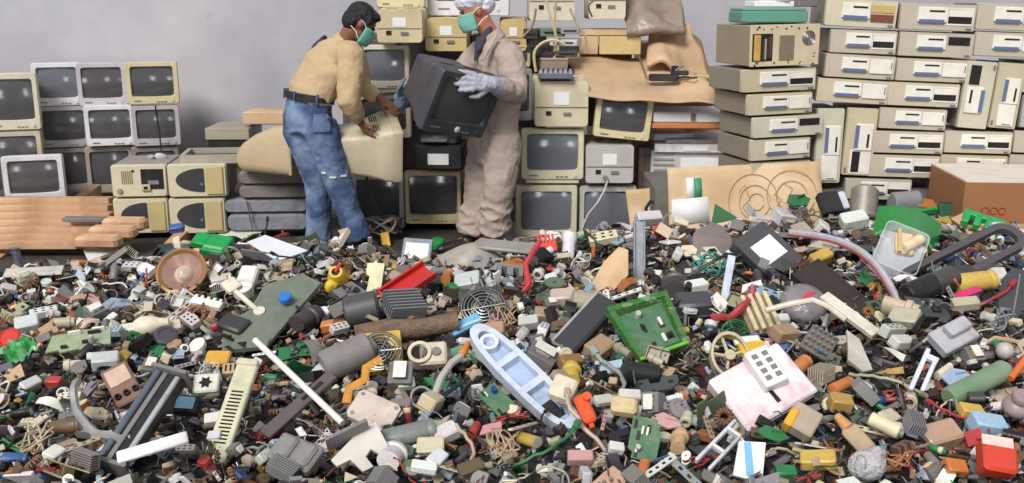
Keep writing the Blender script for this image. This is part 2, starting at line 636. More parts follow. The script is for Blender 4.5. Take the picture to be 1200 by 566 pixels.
for k, (a, b, t, bt, cc) in enumerate([(402, 470, 40, 270, (86, 78, 72)), (472, 552, 30, 270, (70, 64, 62)), (553, 640, 40, 280, (78, 70, 66))]):  # dark blocks added to darken the gaps between the monitors
    p, w, h = seat_front(a, t, b, bt, 7.5)
    o = empty('steel_locker', p, 0, color=cc)
    tag(o, ['dark steel locker behind the cream monitors, beside the stooping man', 'dark steel locker behind the black printer and yellow-cream monitor', 'dark steel locker behind the coverall worker'][k], 'locker', 'steel lockers behind the monitors')
    MB().box((0, .2, h / 2), (w, .4, h), ch=.008).build('body', TINTC, o)
    for s_ in (-1, 1):
        d_ = MB().box((s_ * w * .24, -.006, h * .5), (w * .45, .014, h * .95), ch=.003).build('door', TINTC, o)  # leaves and handles only dress the added block
        MB().cyl((s_ * w * .06, -.03, h * .5), (s_ * w * .06, -.03, h * .56), .008, n=8).build('handle', METAL, d_)
# the monitor the stooping man lifts, its back towards us
mh = rot(at(466, 200, 6.6), 104, 0, -14)
monitor('crt_monitor', 'cream monitor lying on its base gripped by the stooping man', .42, .36, mh, (208, 194, 164), depth=.38, back_label=True, group='monitors being carried')
sb = MB()
sb.box((0, 0, 0), (.13, .09, .003))
# dark monitor carried by the worker
Mh = rot(at(529, 158, 6.0), 35, 22, 12)
cm = monitor('crt_monitor', 'dark grey monitor carried tilted by the capped worker', .47, .4, Mh, (66, 64, 70), chin=.2, side=.075, top=.09, depth=.4,
             screen=mat('slate picture tube glass', (84, 82, 84), rough=.16, dirt=.1, spec=.5), group='monitors being carried')
MB().lathe([(0.001, 0), (.017, 0), (.02, .004), (.012, .008)], 20, M=Matrix.Translation((.02, -.004, .042)) @ Matrix.Rotation(R(90), 4, 'X')).build('silver_button', WHITE, cm, label='pale round button')

# loose beige housing shell lying on the slabs
sh = MB()
sh.loft([(0, 0, .16, .44, .34, .05), (.12, 0, .155, .43, .32, .06), (.26, 0, .13, .37, .26, .07), (.36, 0, .1, .3, .2, .07), (.4, 0, .09, .24, .14, .06)])
o = sh.build('monitor_housing', TINTC, color=(190, 168, 134), M=rot(at(352, 201, 6.75), 82, 0, 3))
tag(o, 'empty beige monitor back housing lying on the dusty grey slabs', 'monitor casing')
MB().box((0, -.012, .16), (.46, .022, .33), ch=.006).build('front_rim', TINTC, o, color=(180, 158, 124))

# ------------------------------------------------------------------ computers
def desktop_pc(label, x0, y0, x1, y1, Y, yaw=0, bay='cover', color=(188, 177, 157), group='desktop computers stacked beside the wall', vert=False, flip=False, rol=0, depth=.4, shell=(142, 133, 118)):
    p, w, h = seat_front(x0, y0, x1, y1, Y, .95)
    if not vert:
        w *= .985 / math.cos(R(yaw))
    if vert:                     # stands on its side: width runs up
        M = rot(p + Vector((0, 0, h / 2)), yaw, 0, (-90 if flip else 90) + rol) @ Matrix.Translation((0, 0, -w / 2))
        w, h = h, w
    else:
        M = rot(p, yaw, 0, rol)
    root = empty('desktop_computer', (0, 0, 0), color=color, M=M)
    tag(root, label, 'computer', group)
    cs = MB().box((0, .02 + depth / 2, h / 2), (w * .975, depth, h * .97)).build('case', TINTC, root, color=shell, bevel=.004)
    fp = MB()
    t = h * .03
    fp.loft([(0, 0, h / 2, w * .985, h * .95, .008), (.012, 0, h / 2, w, h, .008), (.03, 0, h / 2, w, h, .004)])
    fpo = fp.build('front_panel', TINTC, root)
    light = (234, 228, 214)
    x0_, x1_ = -w * .27, w * .12
    dc = MB()
    dc.box(((x0_ + x1_) / 2, -.005, h * .6), (x1_ - x0_, .014, h * .56), ch=.003)
    d = dc.build('drive_cover', TINTC, fpo, color=light)
    MB().box(((x0_ + x1_) / 2 + w * .05, -.0125, h * .73), (w * .2, .003, h * .07)).build('disk_slot', DARK, fpo)
    MB().box(((x0_ + x1_) / 2 - w * .01, -.0135, h * .36), (w * .33, .006, h * .12)).build('blue_strip', BLUE, fpo, label='slate blue strip')
    bx = (x1_ + w * .47) / 2
    bw = w * .47 - x1_
    if bay == 'cover':
        MB().box((bx, -.004, h * .55), (bw * .96, .012, h * .62), ch=.003).build('bay_cover', TINTC, fpo, color=light)
        MB().box((bx + bw * .4, -.011, h * .6), (.006, .003, h * .3)).build('catch', GREYP, fpo)
    elif bay == 'open':
        MB().ring([(a + bx, b) for a, b in rrect(bw, h * .66, .004)], [(a + bx, b) for a, b in rrect(bw * .9, h * .54, .003)], -.004, .008,
                  M=Matrix(((1, 0, 0, 0), (0, 0, 1, 0), (0, 1, 0, h * .55), (0, 0, 0, 1)))).build('bay_rim', TINTC, fpo, color=light)
        MB().box((bx, -.0015, h * .41), (bw * .88, .003, h * .25)).build('open_bay', DARK, fpo)
        MB().box((bx, -.003, h * .68), (bw * .88, .005, h * .26)).build('bay_cover', TINTC, fpo, color=light)
    elif bay == 'dark':
        MB().box((bx, -.0015, h * .68), (bw * .82, .003, h * .34)).build('open_bay', DARK, fpo)
    elif bay == 'amber':
        MB().box((bx, -.003, h * .7), (bw * .9, .006, h * .26)).build('bay_cover', TINTC, fpo, color=(206, 172, 96))
        MB().box((bx, -.003, h * .36), (bw * .9, .006, h * .28)).build('rusty_bay', TINTC, fpo, color=(120, 60, 48))
    MB().box((w * .42, -.004, h * .1), (w * .07, .005, h * .06)).build('badge', GREYP, fpo)
    return root


CB = (196, 184, 158)
Yr = 6.1
r_ = -4
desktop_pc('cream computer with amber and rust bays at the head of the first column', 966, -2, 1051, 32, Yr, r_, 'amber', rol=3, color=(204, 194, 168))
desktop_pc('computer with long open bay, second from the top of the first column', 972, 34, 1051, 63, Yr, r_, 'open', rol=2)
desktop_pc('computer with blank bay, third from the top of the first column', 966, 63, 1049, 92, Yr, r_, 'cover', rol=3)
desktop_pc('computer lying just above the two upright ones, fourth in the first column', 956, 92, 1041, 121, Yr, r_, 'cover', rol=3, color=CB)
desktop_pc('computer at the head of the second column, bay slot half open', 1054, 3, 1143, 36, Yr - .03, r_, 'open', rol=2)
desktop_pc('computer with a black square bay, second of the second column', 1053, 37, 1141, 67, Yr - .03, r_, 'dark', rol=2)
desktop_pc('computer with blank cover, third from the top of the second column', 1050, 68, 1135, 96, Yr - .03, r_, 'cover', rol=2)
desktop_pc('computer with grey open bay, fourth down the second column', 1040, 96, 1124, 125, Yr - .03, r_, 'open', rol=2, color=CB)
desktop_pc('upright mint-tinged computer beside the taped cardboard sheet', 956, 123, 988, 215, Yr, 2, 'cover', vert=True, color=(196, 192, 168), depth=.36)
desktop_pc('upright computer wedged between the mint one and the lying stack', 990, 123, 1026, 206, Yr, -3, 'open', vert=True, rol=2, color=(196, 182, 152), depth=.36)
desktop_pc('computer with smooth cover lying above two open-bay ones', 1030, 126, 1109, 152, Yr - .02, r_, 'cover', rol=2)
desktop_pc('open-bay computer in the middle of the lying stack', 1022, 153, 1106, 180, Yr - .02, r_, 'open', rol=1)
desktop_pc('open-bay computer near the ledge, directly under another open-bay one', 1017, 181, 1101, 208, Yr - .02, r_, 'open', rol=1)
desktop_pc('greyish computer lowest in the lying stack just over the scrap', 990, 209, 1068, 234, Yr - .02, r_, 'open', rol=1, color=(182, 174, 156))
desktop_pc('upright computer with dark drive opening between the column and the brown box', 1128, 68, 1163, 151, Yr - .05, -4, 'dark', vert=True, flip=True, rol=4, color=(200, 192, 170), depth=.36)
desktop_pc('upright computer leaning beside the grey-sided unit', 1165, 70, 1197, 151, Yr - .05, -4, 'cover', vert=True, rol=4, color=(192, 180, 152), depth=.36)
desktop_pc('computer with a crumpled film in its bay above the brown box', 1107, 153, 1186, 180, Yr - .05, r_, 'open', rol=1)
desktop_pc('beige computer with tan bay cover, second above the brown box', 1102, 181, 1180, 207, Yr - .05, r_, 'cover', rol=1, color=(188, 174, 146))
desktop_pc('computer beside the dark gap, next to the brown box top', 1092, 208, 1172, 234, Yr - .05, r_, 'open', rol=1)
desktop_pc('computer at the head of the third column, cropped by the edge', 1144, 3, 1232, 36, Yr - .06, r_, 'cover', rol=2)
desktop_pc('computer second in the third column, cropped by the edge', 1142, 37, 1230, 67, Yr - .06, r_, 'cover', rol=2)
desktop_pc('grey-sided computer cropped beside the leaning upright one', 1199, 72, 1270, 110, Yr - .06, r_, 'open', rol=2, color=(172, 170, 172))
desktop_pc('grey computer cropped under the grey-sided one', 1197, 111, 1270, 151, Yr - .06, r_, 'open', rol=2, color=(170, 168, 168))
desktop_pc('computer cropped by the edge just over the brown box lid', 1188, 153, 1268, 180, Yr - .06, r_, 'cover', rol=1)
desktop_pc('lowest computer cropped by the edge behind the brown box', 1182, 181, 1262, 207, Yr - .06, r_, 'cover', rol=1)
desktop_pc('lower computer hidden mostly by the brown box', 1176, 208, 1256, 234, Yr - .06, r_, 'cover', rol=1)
# short column with the exposed back
ya = 16
Ys = 6.0
p, w, h = seat_front(876, 28, 964, 77, Ys)
w /= math.cos(R(ya))
root = empty('desktop_computer', (0, 0, 0), color=(214, 196, 160), M=rot(p, ya, 0, -1))
tag(root, 'stripped computer chassis showing its drilled back plate and fan grille', 'computer', 'computers in the short column')
cs = MB()
cs.box((0, .22, h / 2), (w * .99, .42, h * .98))
cs.build('case', TINTC, root, color=(152, 138, 118), bevel=.004)
bp = MB().box((0, 0, h / 2), (w, .012, h)).build('back_plate', TINTC, root, bevel=.002)
MB().box((-w * .33, -.0065, h * .46), (w * .29, .004, h * .66)).build('slot_opening', DARK, bp)
MB().box((-w * .41, -.011, h * .45), (w * .09, .02, h * .62), ch=.004).build('yellow_board', TINT, bp, color=(206, 164, 78))
for i in range(4):
    MB().box((-w * (.33 - .035 * i), -.01, h * (.4 + .02 * i)), (w * .022, .016, h * .5)).build('expansion_card', TINT, bp, color=rnd.choice([(170, 160, 150), (60, 46, 44), (96, 70, 60)]))
MB().box((w * .02, -.0075, h * .44), (w * .21, .006, h * .6)).build('mesh_panel', TINT, bp, color=(134, 118, 100))
fg = MB()
for r in (.012, .022, .032, .042):
    fg.tube([(w * .34 + r * math.cos(t * math.pi / 10), -.009, h * .66 + r * math.sin(t * math.pi / 10)) for t in range(20)], .0022, 5, closed=True)
for a in range(4):
    t = a * math.pi / 4
    fg.cyl((w * .34 - .044 * math.cos(t), -.009, h * .66 - .044 * math.sin(t)), (w * .34 + .044 * math.cos(t), -.009, h * .66 + .044 * math.sin(t)), .002, n=5)
MB().cyl((w * .34, -.0075, h * .66), (w * .34, .0, h * .66), .045, n=24).build('fan_hole', mat('shaded brown metal', (110, 98, 86), rough=.6), bp)  # disc behind the grille, plain dull brown
fg.build('fan_grille', METAL, bp)
rv = MB()
for i in range(26):
    a, b = rnd.uniform(-.48, .48) * w, rnd.choice([.03, .95, .9, .08, rnd.uniform(.1, .4)]) * h
    if a < -.16 * w and .1 * h < b < .85 * h:
        continue
    rv.cyl((a, -.009, b), (a, 0, b), rnd.choice([.004, .006]), n=8)
rv.build('screw_holes', DARK, bp)
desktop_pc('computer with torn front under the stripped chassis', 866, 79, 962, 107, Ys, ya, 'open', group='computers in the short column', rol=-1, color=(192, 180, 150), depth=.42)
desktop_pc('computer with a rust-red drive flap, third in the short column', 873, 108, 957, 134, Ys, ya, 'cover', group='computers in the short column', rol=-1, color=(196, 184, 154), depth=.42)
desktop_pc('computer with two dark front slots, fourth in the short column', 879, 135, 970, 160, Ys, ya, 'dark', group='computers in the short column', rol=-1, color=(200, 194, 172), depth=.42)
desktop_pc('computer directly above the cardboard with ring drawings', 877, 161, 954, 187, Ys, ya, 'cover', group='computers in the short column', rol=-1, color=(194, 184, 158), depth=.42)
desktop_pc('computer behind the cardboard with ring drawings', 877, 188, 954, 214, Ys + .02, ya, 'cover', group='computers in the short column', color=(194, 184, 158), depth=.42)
# teal case and papers on the short column
p, w, h = seat_front(868, 9, 949, 27, 6.12)
o = empty('scanner', p, R(6), color=(92, 148, 128))
tag(o, 'flat teal-green scanner case on top of the short computer column', 'scanner')
MB().box((0, .13, h * .4), (w, .26, h * .8), ch=.008).build('body', TINTC, o)
MB().box((0, .13, h * .9), (w * .96, .25, h * .18), ch=.004).build('lid', TINTC, o, color=(110, 160, 138))
for i, (a, b, c_, d) in enumerate([(884, 934, 1, 8), (890, 926, -6, 1)]):
    p2, w2, h2 = seat_front(a, c_, b, d, 6.16)
    o = MB().box((0, .09, h2 / 2), (w2, .16, h2), ch=.004).build('paper_bundle', PAPER, M=rot(p2, 10 - 14 * i, 0, 0))
    tag(o, ['white paper bundle lying on the teal scanner case', 'upper white paper bundle cropped above the teal scanner case'][i], 'paper')
p2, w2, h2 = seat_front(936, -6, 962, 8, 6.14)
tag(MB().box((0, .1, h2 / 2), (w2, .18, h2), ch=.006).build('metal_case', TINTC, color=(120, 112, 104), M=rot(p2, 14, 0, 0)), 'grey metal case beside the papers above the stripped chassis', 'case')

# tower cases on the left, lying on their sides
def tower(label, x0, y0, x1, y1, Y, yaw, kind):
    p, w, h = seat_front(x0, y0, x1, y1, Y)
    root = empty('tower_computer', (0, 0, 0), color=(208, 198, 168), M=rot(p, yaw, 0, 0))
    tag(root, label, 'computer', 'tower computers lying by the planks')
    D = .44
    cs = MB()
    cs.box((0, .03 + D / 2, h / 2), (w * .97, D, h * .97))
    c = cs.build('case', TINTC, root, color=(150, 146, 138), bevel=.004)
    fp = MB()
    fp.loft([(0, 0, h / 2, w * .96, h * .94, .02), (.014, 0, h / 2, w, h, .02), (.04, 0, h / 2, w, h, .012)])
    f = fp.build('front_panel', TINTC, root)
    if kind == 'oval':
        pts = [(w * .12, -h * .34)]
        for i in range(17):
            t = R(-90 - 180 * i / 16)
            pts.append((w * .1 + w * .47 * math.cos(t) * .98, h * .36 * math.sin(t)))
        pts.append((w * .12, h * .34))
        X = Matrix(((1, 0, 0, 0), (0, 0, 1, 0), (0, 1, 0, h * .52), (0, 0, 0, 1)))
        MB().prism(pts, -.006, .004, M=X).build('oval_door', mat('smoked plastic', (62, 62, 66), rough=.25, dirt=.15), f, label='dark half-oval door')
        MB().box((w * .3, -.006, h * .5), (w * .3, .012, h * .86), ch=.006).build('drive_flap', TINTC, f, color=(196, 176, 122))
        MB().cyl((w * .08, -.012, h * .4), (w * .08, 0, h * .4), .01, n=12).build('power_button', GREYP, f)
    else:
        MB().box((w * .24, -.002, h * .56), (w * .4, .006, h * .62)).build('drive_opening', DARK, f)
        MB().box((w * .12, -.008, h * .3), (w * .16, .02, h * .2), ch=.004).build('drive_bezel', TINTC, f, color=(196, 184, 150))
        MB().box((w * .12, -.019, h * .3), (w * .07, .004, h * .09)).build('drive_slot', DARK, f)
        MB().box((w * .26, -.006, h * .46), (w * .2, .01, h * .12)).build('loose_drive', METAL, f)
        MB().lathe([(.001, .012), (.016, .012), (.02, .006), (.02, 0)], 18, M=Matrix.Translation((-w * .36, -.002, h * .2)) @ Matrix.Rotation(R(90), 4, 'X')).build('power_button', TINTC, f, color=(170, 140, 100))
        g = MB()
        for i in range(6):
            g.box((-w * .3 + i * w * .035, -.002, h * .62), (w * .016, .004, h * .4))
        g.build('vent', mat('shaded cream', (150, 136, 100), rough=.6), f)  # vent bars in a darker cream than the panel
        MB().cyl((-w * .1, -.004, h * .82), (-w * .1, 0, h * .82), .009, n=10).build('screw_hole', DARK, f)
    return root


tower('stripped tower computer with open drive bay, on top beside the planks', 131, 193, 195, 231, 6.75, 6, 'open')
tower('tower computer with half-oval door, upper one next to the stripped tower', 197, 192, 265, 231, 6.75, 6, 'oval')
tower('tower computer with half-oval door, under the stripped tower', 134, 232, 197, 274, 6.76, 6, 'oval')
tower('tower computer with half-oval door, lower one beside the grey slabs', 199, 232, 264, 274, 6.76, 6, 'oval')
for k, (x, y, r) in enumerate([(180, 186, 0.05), (186, 184, .05), (176, 187, .04)]):
    q = at(x, y, 7.05)
    o = MB().ell((0, 0, 0), (r * 1.2, r * .6, r * .6), 7, 5).build('rag', TINT, color=[(150, 146, 144), (196, 194, 196), (90, 84, 80)][k], M=rot(q + Vector((.02 * k, 0, .0)), 30 * k, 10, 20))
    q_ = o.modifiers.new('wrinkle', 'SUBSURF')
    q_.levels = q_.render_levels = 1
    bake(o)
    tag(o, ['grey crumpled rag on the stripped tower computer', 'white crumpled rag on the stripped tower computer', 'dark crumpled rag on the stripped tower computer'][k], 'rag')
# opened chassis behind towers
p, w, h = seat_front(240, 150, 292, 164, 7.35)
o = empty('metal_chassis', p, 0, color=(160, 150, 130))
tag(o, 'open beige metal chassis drawer behind the tower computers', 'computer case')
MB().box((0, .2, h / 2), (w, .4, h), ch=.004).build('top_cover', TINTC, o)
MB().box((0, .2, -.07), (w * .9, .38, .13)).build('dark_interior', DARK, o)
p = at(252, 187, 7.0)
o = empty('open_tray', p, R(8), color=(168, 160, 146))
tag(o, 'shallow open tray with dark hollow between the towers and the beige housing', 'tray')
X = Matrix(((1, 0, 0, 0), (0, 1, 0, 0), (0, 0, 1, 0), (0, 0, 0, 1)))
MB().ring(rrect(.42, .36, .01), rrect(.36, .3, .01), 0, .06, M=X).build('rim', TINTC, o)
MB().box((0, 0, .012), (.37, .31, .02)).build('tray_floor', DARK, o)
p, w, h = seat_front(284, 131, 338, 146, 7.4)
tag(MB().box((0, .15, h / 2), (w, .3, h), ch=.006).build('wooden_board', CARD, M=rot(p, 0, 0, 0)), 'tan board on top behind the beige monitor housing', 'board')
p, w, h = seat_front(246, 164, 336, 235, 7.45)
tag(MB().box((0, .2, h / 2), (w, .34, h), ch=.01).build('steel_cabinet', TINTC, color=(128, 122, 114), M=rot(p, 0, 0, 0)), 'low grey steel cabinet behind the slabs, boards on it', 'cabinet')
# slabs
for i, (a, b, c_, d) in enumerate([(278, 200, 362, 217), (279, 217, 362, 233), (261, 234, 362, 250), (265, 250, 362, 272)]):
    p, w, h = seat_front(a, b, c_, d, 6.8, .97)
    o = MB()
    o.loft([(0, 0, h / 2, w * .94, h * .7, h * .3), (.03, 0, h / 2, w, h, h * .45), (.3, 0, h / 2, w, h, h * .45), (.34, 0, h / 2, w * .96, h * .7, h * .3)])
    ob = o.build('padded_slab', mat('dusty grey padding', (128, 120, 112), rough=.9, dirt=.4, dirt_rgb=(88, 82, 78), scale=9, bump=.4) if i < 2 else mat('dusty blue-grey padding', (136, 138, 146), rough=.9, dirt=.35, dirt_rgb=(92, 86, 82), scale=8, bump=.4), M=rot(p, 3, 0, 0))
    tag(ob, ['dusty grey slab topmost of the pile behind the denim legs', 'dusty grey slab second from the top of the pile', 'blue-grey slab third from the top of the pile', 'blue-grey slab lowest in the pile by the scrap'][i], 'slab', 'padded slabs in a pile')
q = [at(289, 236, 6.78), at(291, 245, 6.76), at(293, 256, 6.76), at(296, 268, 6.74)]
tag(MB().tube(q, .02, 6, flat=.15).build('strap', TINT, color=(196, 188, 180)), 'pale strap hanging over the blue-grey slabs', 'strap')

# planks
PY = []
for i in range(7):
    y = 231 + i * 8.6
    zc = .235 - .022 * i
    d = ray(60, y)
    Y = (zc - 1.65) * d.y / d.z
    x1 = [131, 130, 132, 134, 118, 104, 92][i]
    x0 = -40
    a, b = at(x0, y, Y), at(x1, y, Y)
    L_ = (b.x - a.x)
    th = .05
    y2 = ray(60, y + 8.6)
    wd_ = (Y - (zc - .022 - 1.65) * y2.y / y2.z) * .84
    o = MB()
    o.box((0, 0, -th / 2), (L_, wd_, th), ch=.005)
    ob = o.build('timber_plank', WOODO, M=rot(Vector(((a.x + b.x) / 2, Y, zc)), rnd.uniform(-.6, .6), -6, 0))
    nm = ['first', 'second', 'third', 'fourth', 'fifth', 'sixth', 'seventh', 'eighth', 'ninth'][i]
    tag(ob, f'reddish timber plank, {nm} out from the white-framed monitor', 'plank', 'reddish planks on the ground')
for i in range(2):
    x = -3.35 + i * 1.05
    o = MB()
    o.add([(-.04, 6.1, 0), (.04, 6.1, 0), (-.04, 7.9, 0), (.04, 7.9, 0), (-.04, 6.1, .0), (.04, 6.1, .0), (-.04, 7.9, .185), (.04, 7.9, .185)],
          [(0, 2, 3, 1), (4, 5, 7, 6), (2, 6, 7, 3), (0, 4, 6, 2), (1, 3, 7, 5)])
    tag(o.build('timber_bearer', WOODO, M=Matrix.Translation((x, 0, 0))), 'timber bearer carrying the reddish planks', 'plank', 'timber bearers under the planks')
for i, (a, b, c_) in enumerate([(122, 172, 262), (106, 160, 272), (90, 142, 283)]):
    d = ray((a + b) / 2, c_)
    zz = .185 - .03 * i
    p = EYE + d * ((zz - 1.65) / d.z)
    L_ = (b - a) / ppm(p)
    o = MB()
    o.box((0, 0, 0), (L_, .12, .08), ch=.02)
    tag(o.build('timber_log', WOODO, M=rot(p, -4, 0, 0)), ['reddish round timber off-cut nearest the tower computers', 'reddish round timber off-cut in the middle of the three', 'reddish round timber off-cut nearest the scrap'][i], 'timber', 'round off-cuts at the plank ends')
q = at(100, 257, 6.55)
tag(MB().box((0, 0, 0), (.3, .06, .03), ch=.006).build('metal_bar', METAL, M=rot(q, -3, 0, 0)), 'blue-grey metal bar resting on the planks', 'bar')
q0 = at(25, 318, 5.75)
tag(MB().cyl((0, 0, 0), (-.02, 0, .19), .022, n=12).cyl((-.02, 0, .19), (-.02, 0, .2), .028, n=12).build('steel_rod', METAL, M=Matrix.Translation((q0.x, q0.y, 0.0))), 'short steel rod standing upright in the bare soil', 'rod')
# ------------------------------------------------------------------ cardboard and odds and ends in the middle
def noisy(x, y, s=3., seed=0.):
    return noise.noise(Vector((x * s + seed, y * s - seed, seed)))


def sheet(name, label, cat, P, mats, t=.008, amp=.02, seed=0., nu=24, nv=12, group=None, freq=3., color=None):
    """P: four corners (front-left, front-right, back-right, back-left); a buckled sheet"""
    P = [Vector(p) for p in P]
    n = (P[1] - P[0]).cross(P[3] - P[0]).normalized()
    lx, ly = (P[1] - P[0]).length, (P[3] - P[0]).length

    def fn(u, v):
        a = P[0].lerp(P[1], u)
        b = P[3].lerp(P[2], u)
        return a.lerp(b, v) + n * amp * noisy(u * lx, v * ly, freq, seed)
    o = MB().grid(fn, nu, nv).build(name, mats, color=color)
    solid(o, t)
    return tag(o, label, cat, group)


big = sheet('cardboard_sheet', 'large buckled brown cardboard sheet spread over the monitors', 'cardboard',
            [at(690, 112, 6.52), at(846, 124, 6.45), at(805, 66, 7.3), at(655, 62, 7.3)], CARD, amp=.06, seed=3.1, nu=36, nv=20)
MB().tube([at(745, 62, 7.27) + Vector((0, 0, .03)), at(752, 80, 6.95) + Vector((0, 0, .03)), at(758, 98, 6.7) + Vector((0, 0, .03))], .006, 5, flat=.3).build('crease', mat('creased cardboard', (120, 90, 66), rough=.9), big)
# foam box with orange base below the sheet
p, w, h = seat_front(764, 131, 850, 151, 6.6)
o = empty('packing_box', p, R(-3))
tag(o, 'white foam packing box with rust-orange base under the cardboard sheet', 'box')
MB().box((0, .2, h * .66), (w * .97, .4, h * .64), ch=.01).build('foam_block', PAPER, o)
MB().box((0, .2, h * .16), (w, .42, h * .34), ch=.008).build('base_tray', mat('rust orange board', (196, 124, 70), rough=.8, dirt=.2), o)
MB().box((w * .06, -.004, h * .72), (.03, .02, h * .4)).build('tape', mat('brown tape', (150, 96, 60), rough=.6), o)
# black tools on the sheet
q = at(781, 97, 6.72)
o = empty('power_supply', q + Vector((0, 0, .035)), R(-8))
tag(o, 'black adapter brick lying on the big cardboard sheet', 'adapter')
MB().box((-.02, 0, 0), (.2, .07, .045), ch=.01).build('body', BLACK, o)
MB().tube([(.08, 0, 0), (.12, .02, .005), (.17, -.02, 0), (.2, .03, .0)], .007).build('cord', BLACK, o)
q = at(796, 96, 6.75)
o = empty('cable_clamp', q + Vector((.0, 0, .06)), R(-6))
tag(o, 'small black clamp with a cross handle beside the adapter brick', 'clamp')
MB().box((0, 0, 0), (.12, .04, .03), ch=.006).build('body', BLACK, o)
MB().box((-.03, .03, .03), (.05, .05, .03), ch=.006).build('jaw', BLACK, o)
MB().cyl((-.03, .0, .01), (.02, .01, .05), .008, n=8).build('handle', GREYP, o)
# brown wrapped and crumpled things up to the wall gap
sheet('brown_wrapping', 'shiny brown-grey wrapped bundle at the top behind the cardboard sheet', 'bundle',
      [at(735, 40, 7.1), at(803, 36, 7.1), at(794, -22, 7.7), at(730, -22, 7.7)], mat('brown film', (150, 132, 118), rough=.3, dirt=.3, bump=.3), amp=.09, seed=8., t=.05, freq=5, nu=30, nv=20)
sheet('wrinkled_cardboard', 'crumpled cardboard flap under the brown wrapped bundle', 'cardboard',
      [at(758, 78, 7.0), at(836, 92, 6.95), at(806, 34, 7.4), at(762, 34, 7.4)], CARD, amp=.1, seed=14., t=.03, freq=5)
sheet('sloping_cardboard', 'torn cardboard sloping down the wall beside the short computer column', 'cardboard',
      [at(800, 96, 7.2), at(846, 112, 7.1), at(815, 40, 7.9), at(782, 30, 7.9)], mat('dull cardboard', (150, 120, 94), rough=.85, dirt=.3, scale=5), amp=.1, seed=21., t=.03, freq=4)
o = MB().box((0, 0, 0), (1.0, 1.0, .96), ch=.01).build('carton', CARD, M=Matrix.Translation((1.12, 7.75, .48)))
tag(o, 'tall cardboard carton under the torn cardboard by the wall', 'box')
o = MB().box((0, 0, 0), (.4, .5, .36), ch=.01).build('carton', CARD, M=Matrix.Translation((1.16, 7.72, 1.14)))
tag(o, 'small carton holding up the brown wrapped bundle', 'box')
p, w, h = seat_front(678, 28, 752, 64, 7.15)
o = empty('open_carton', p, R(-4))
tag(o, 'open yellow-cream carton behind the big cardboard sheet', 'box')
MB().box((w * .16, .15, h * .3), (w * .66, .3, h * .6), ch=.005).build('front_wall', mat('yellow carton', (208, 184, 128), rough=.8, dirt=.15), o)
MB().box((-w * .1, .2, h * .72), (w * .8, .3, h * .2), ch=.005).build('flap', CARD, o)
MB().box((-w * .34, .12, h * .3), (w * .3, .24, h * .6), ch=.005).build('side_wall', CARD, o)
p, w, h = seat_front(615, 28, 742, 150, 7.25)
# shelf-like dark metal box carrying the tangle
o = MB().box((0, .2, h / 2), (w, .36, h), ch=.01).build('metal_cabinet', mat('dark grime metal', (70, 64, 60), rough=.7, dirt=.4, dirt_rgb=(110, 100, 88)), M=Matrix.Translation((p.x, p.y + .05, p.z - .0)) @ Matrix.Diagonal((1, 1, .78, 1)))
tag(o, 'dark grimy metal cabinet behind the cable tangle', 'cabinet')
for k, (pp, cc, rr) in enumerate([([(640, 0), (645, 20), (652, 45), (650, 72), (662, 84)], (206, 194, 160), .011), ([(652, -5), (650, 30), (654, 60), (640, 76)], (190, 170, 130), .009),
                                  ([(628, 84), (626, 62), (636, 50), (650, 47), (662, 52)], (206, 190, 140), .01), ([(668, 10), (676, 28), (686, 44), (686, 62)], (176, 160, 130), .009),
                                  ([(612, 44), (624, 30), (628, 10)], (150, 120, 90), .009), ([(694, 20), (690, 6), (704, -4)], (90, 82, 74), .007)]):
    pts = [at(x, y, 6.84 - .03 * (k % 3)) for x, y in pp]
    sm = []
    for i in range(len(pts) - 1):
        for t in (0, .25, .5, .75):
            p0, p1, p2, p3 = pts[max(0, i - 1)], pts[i], pts[i + 1], pts[min(len(pts) - 1, i + 2)]
            sm.append(.5 * ((2 * p1) + (p2 - p0) * t + (2 * p0 - 5 * p1 + 4 * p2 - p3) * t * t + (3 * p1 - p0 - 3 * p2 + p3) * t ** 3))
    sm.append(pts[-1])
    o = MB().tube(sm, rr).build('hanging_cable', TINT, color=cc)
    tag(o, ['thick cream cable hanging straight over the dark cabinet', 'tan cable hanging behind the thick cream one', 'pale yellow cable looping beside the capped worker', 'beige cable drooping beside the open carton', 'brown cable curling up beside the cap', 'dark cable on the cropped monitor back'][k], 'cable', 'cables hanging over the dark cabinet')
for k, (x, y, a, b, c_) in enumerate([(660, 50, 34, 8, (206, 204, 198)), (648, 38, 30, 10, (110, 120, 112)), (630, 56, 26, 12, (52, 46, 44)), (668, 36, 22, 8, (150, 150, 148)), (640, 66, 36, 12, (44, 42, 42)), (622, 40, 16, 12, (60, 46, 40)), (664, 63, 26, 7, (70, 68, 66))]):
    p, w, h = seat_front(x - a / 2, y - b / 2, x + a / 2, y + b / 2, 6.86 - .01 * k)
    o = empty('drive_unit', p, R(rnd.uniform(-14, 14)), color=c_)
    tag(o, ['white-fronted drive unit lying in the cable tangle', 'grey-green drive unit at the top of the cable tangle', 'black unit beside the looping yellow cable', 'pale grey unit under the cropped cream monitor back', 'black unit low in the cable tangle', 'dark brown unit close to the cap', 'dark grey unit by the edge of the cardboard sheet'][k], 'drive', 'drive units in the cable tangle')
    MB().box((0, .09, h / 2), (w, .18, h), ch=.004).build('body', TINT, o)
    MB().box((0, -.003, h * .5), (w * .7, .006, h * .2)).build('slot', DARK, o)
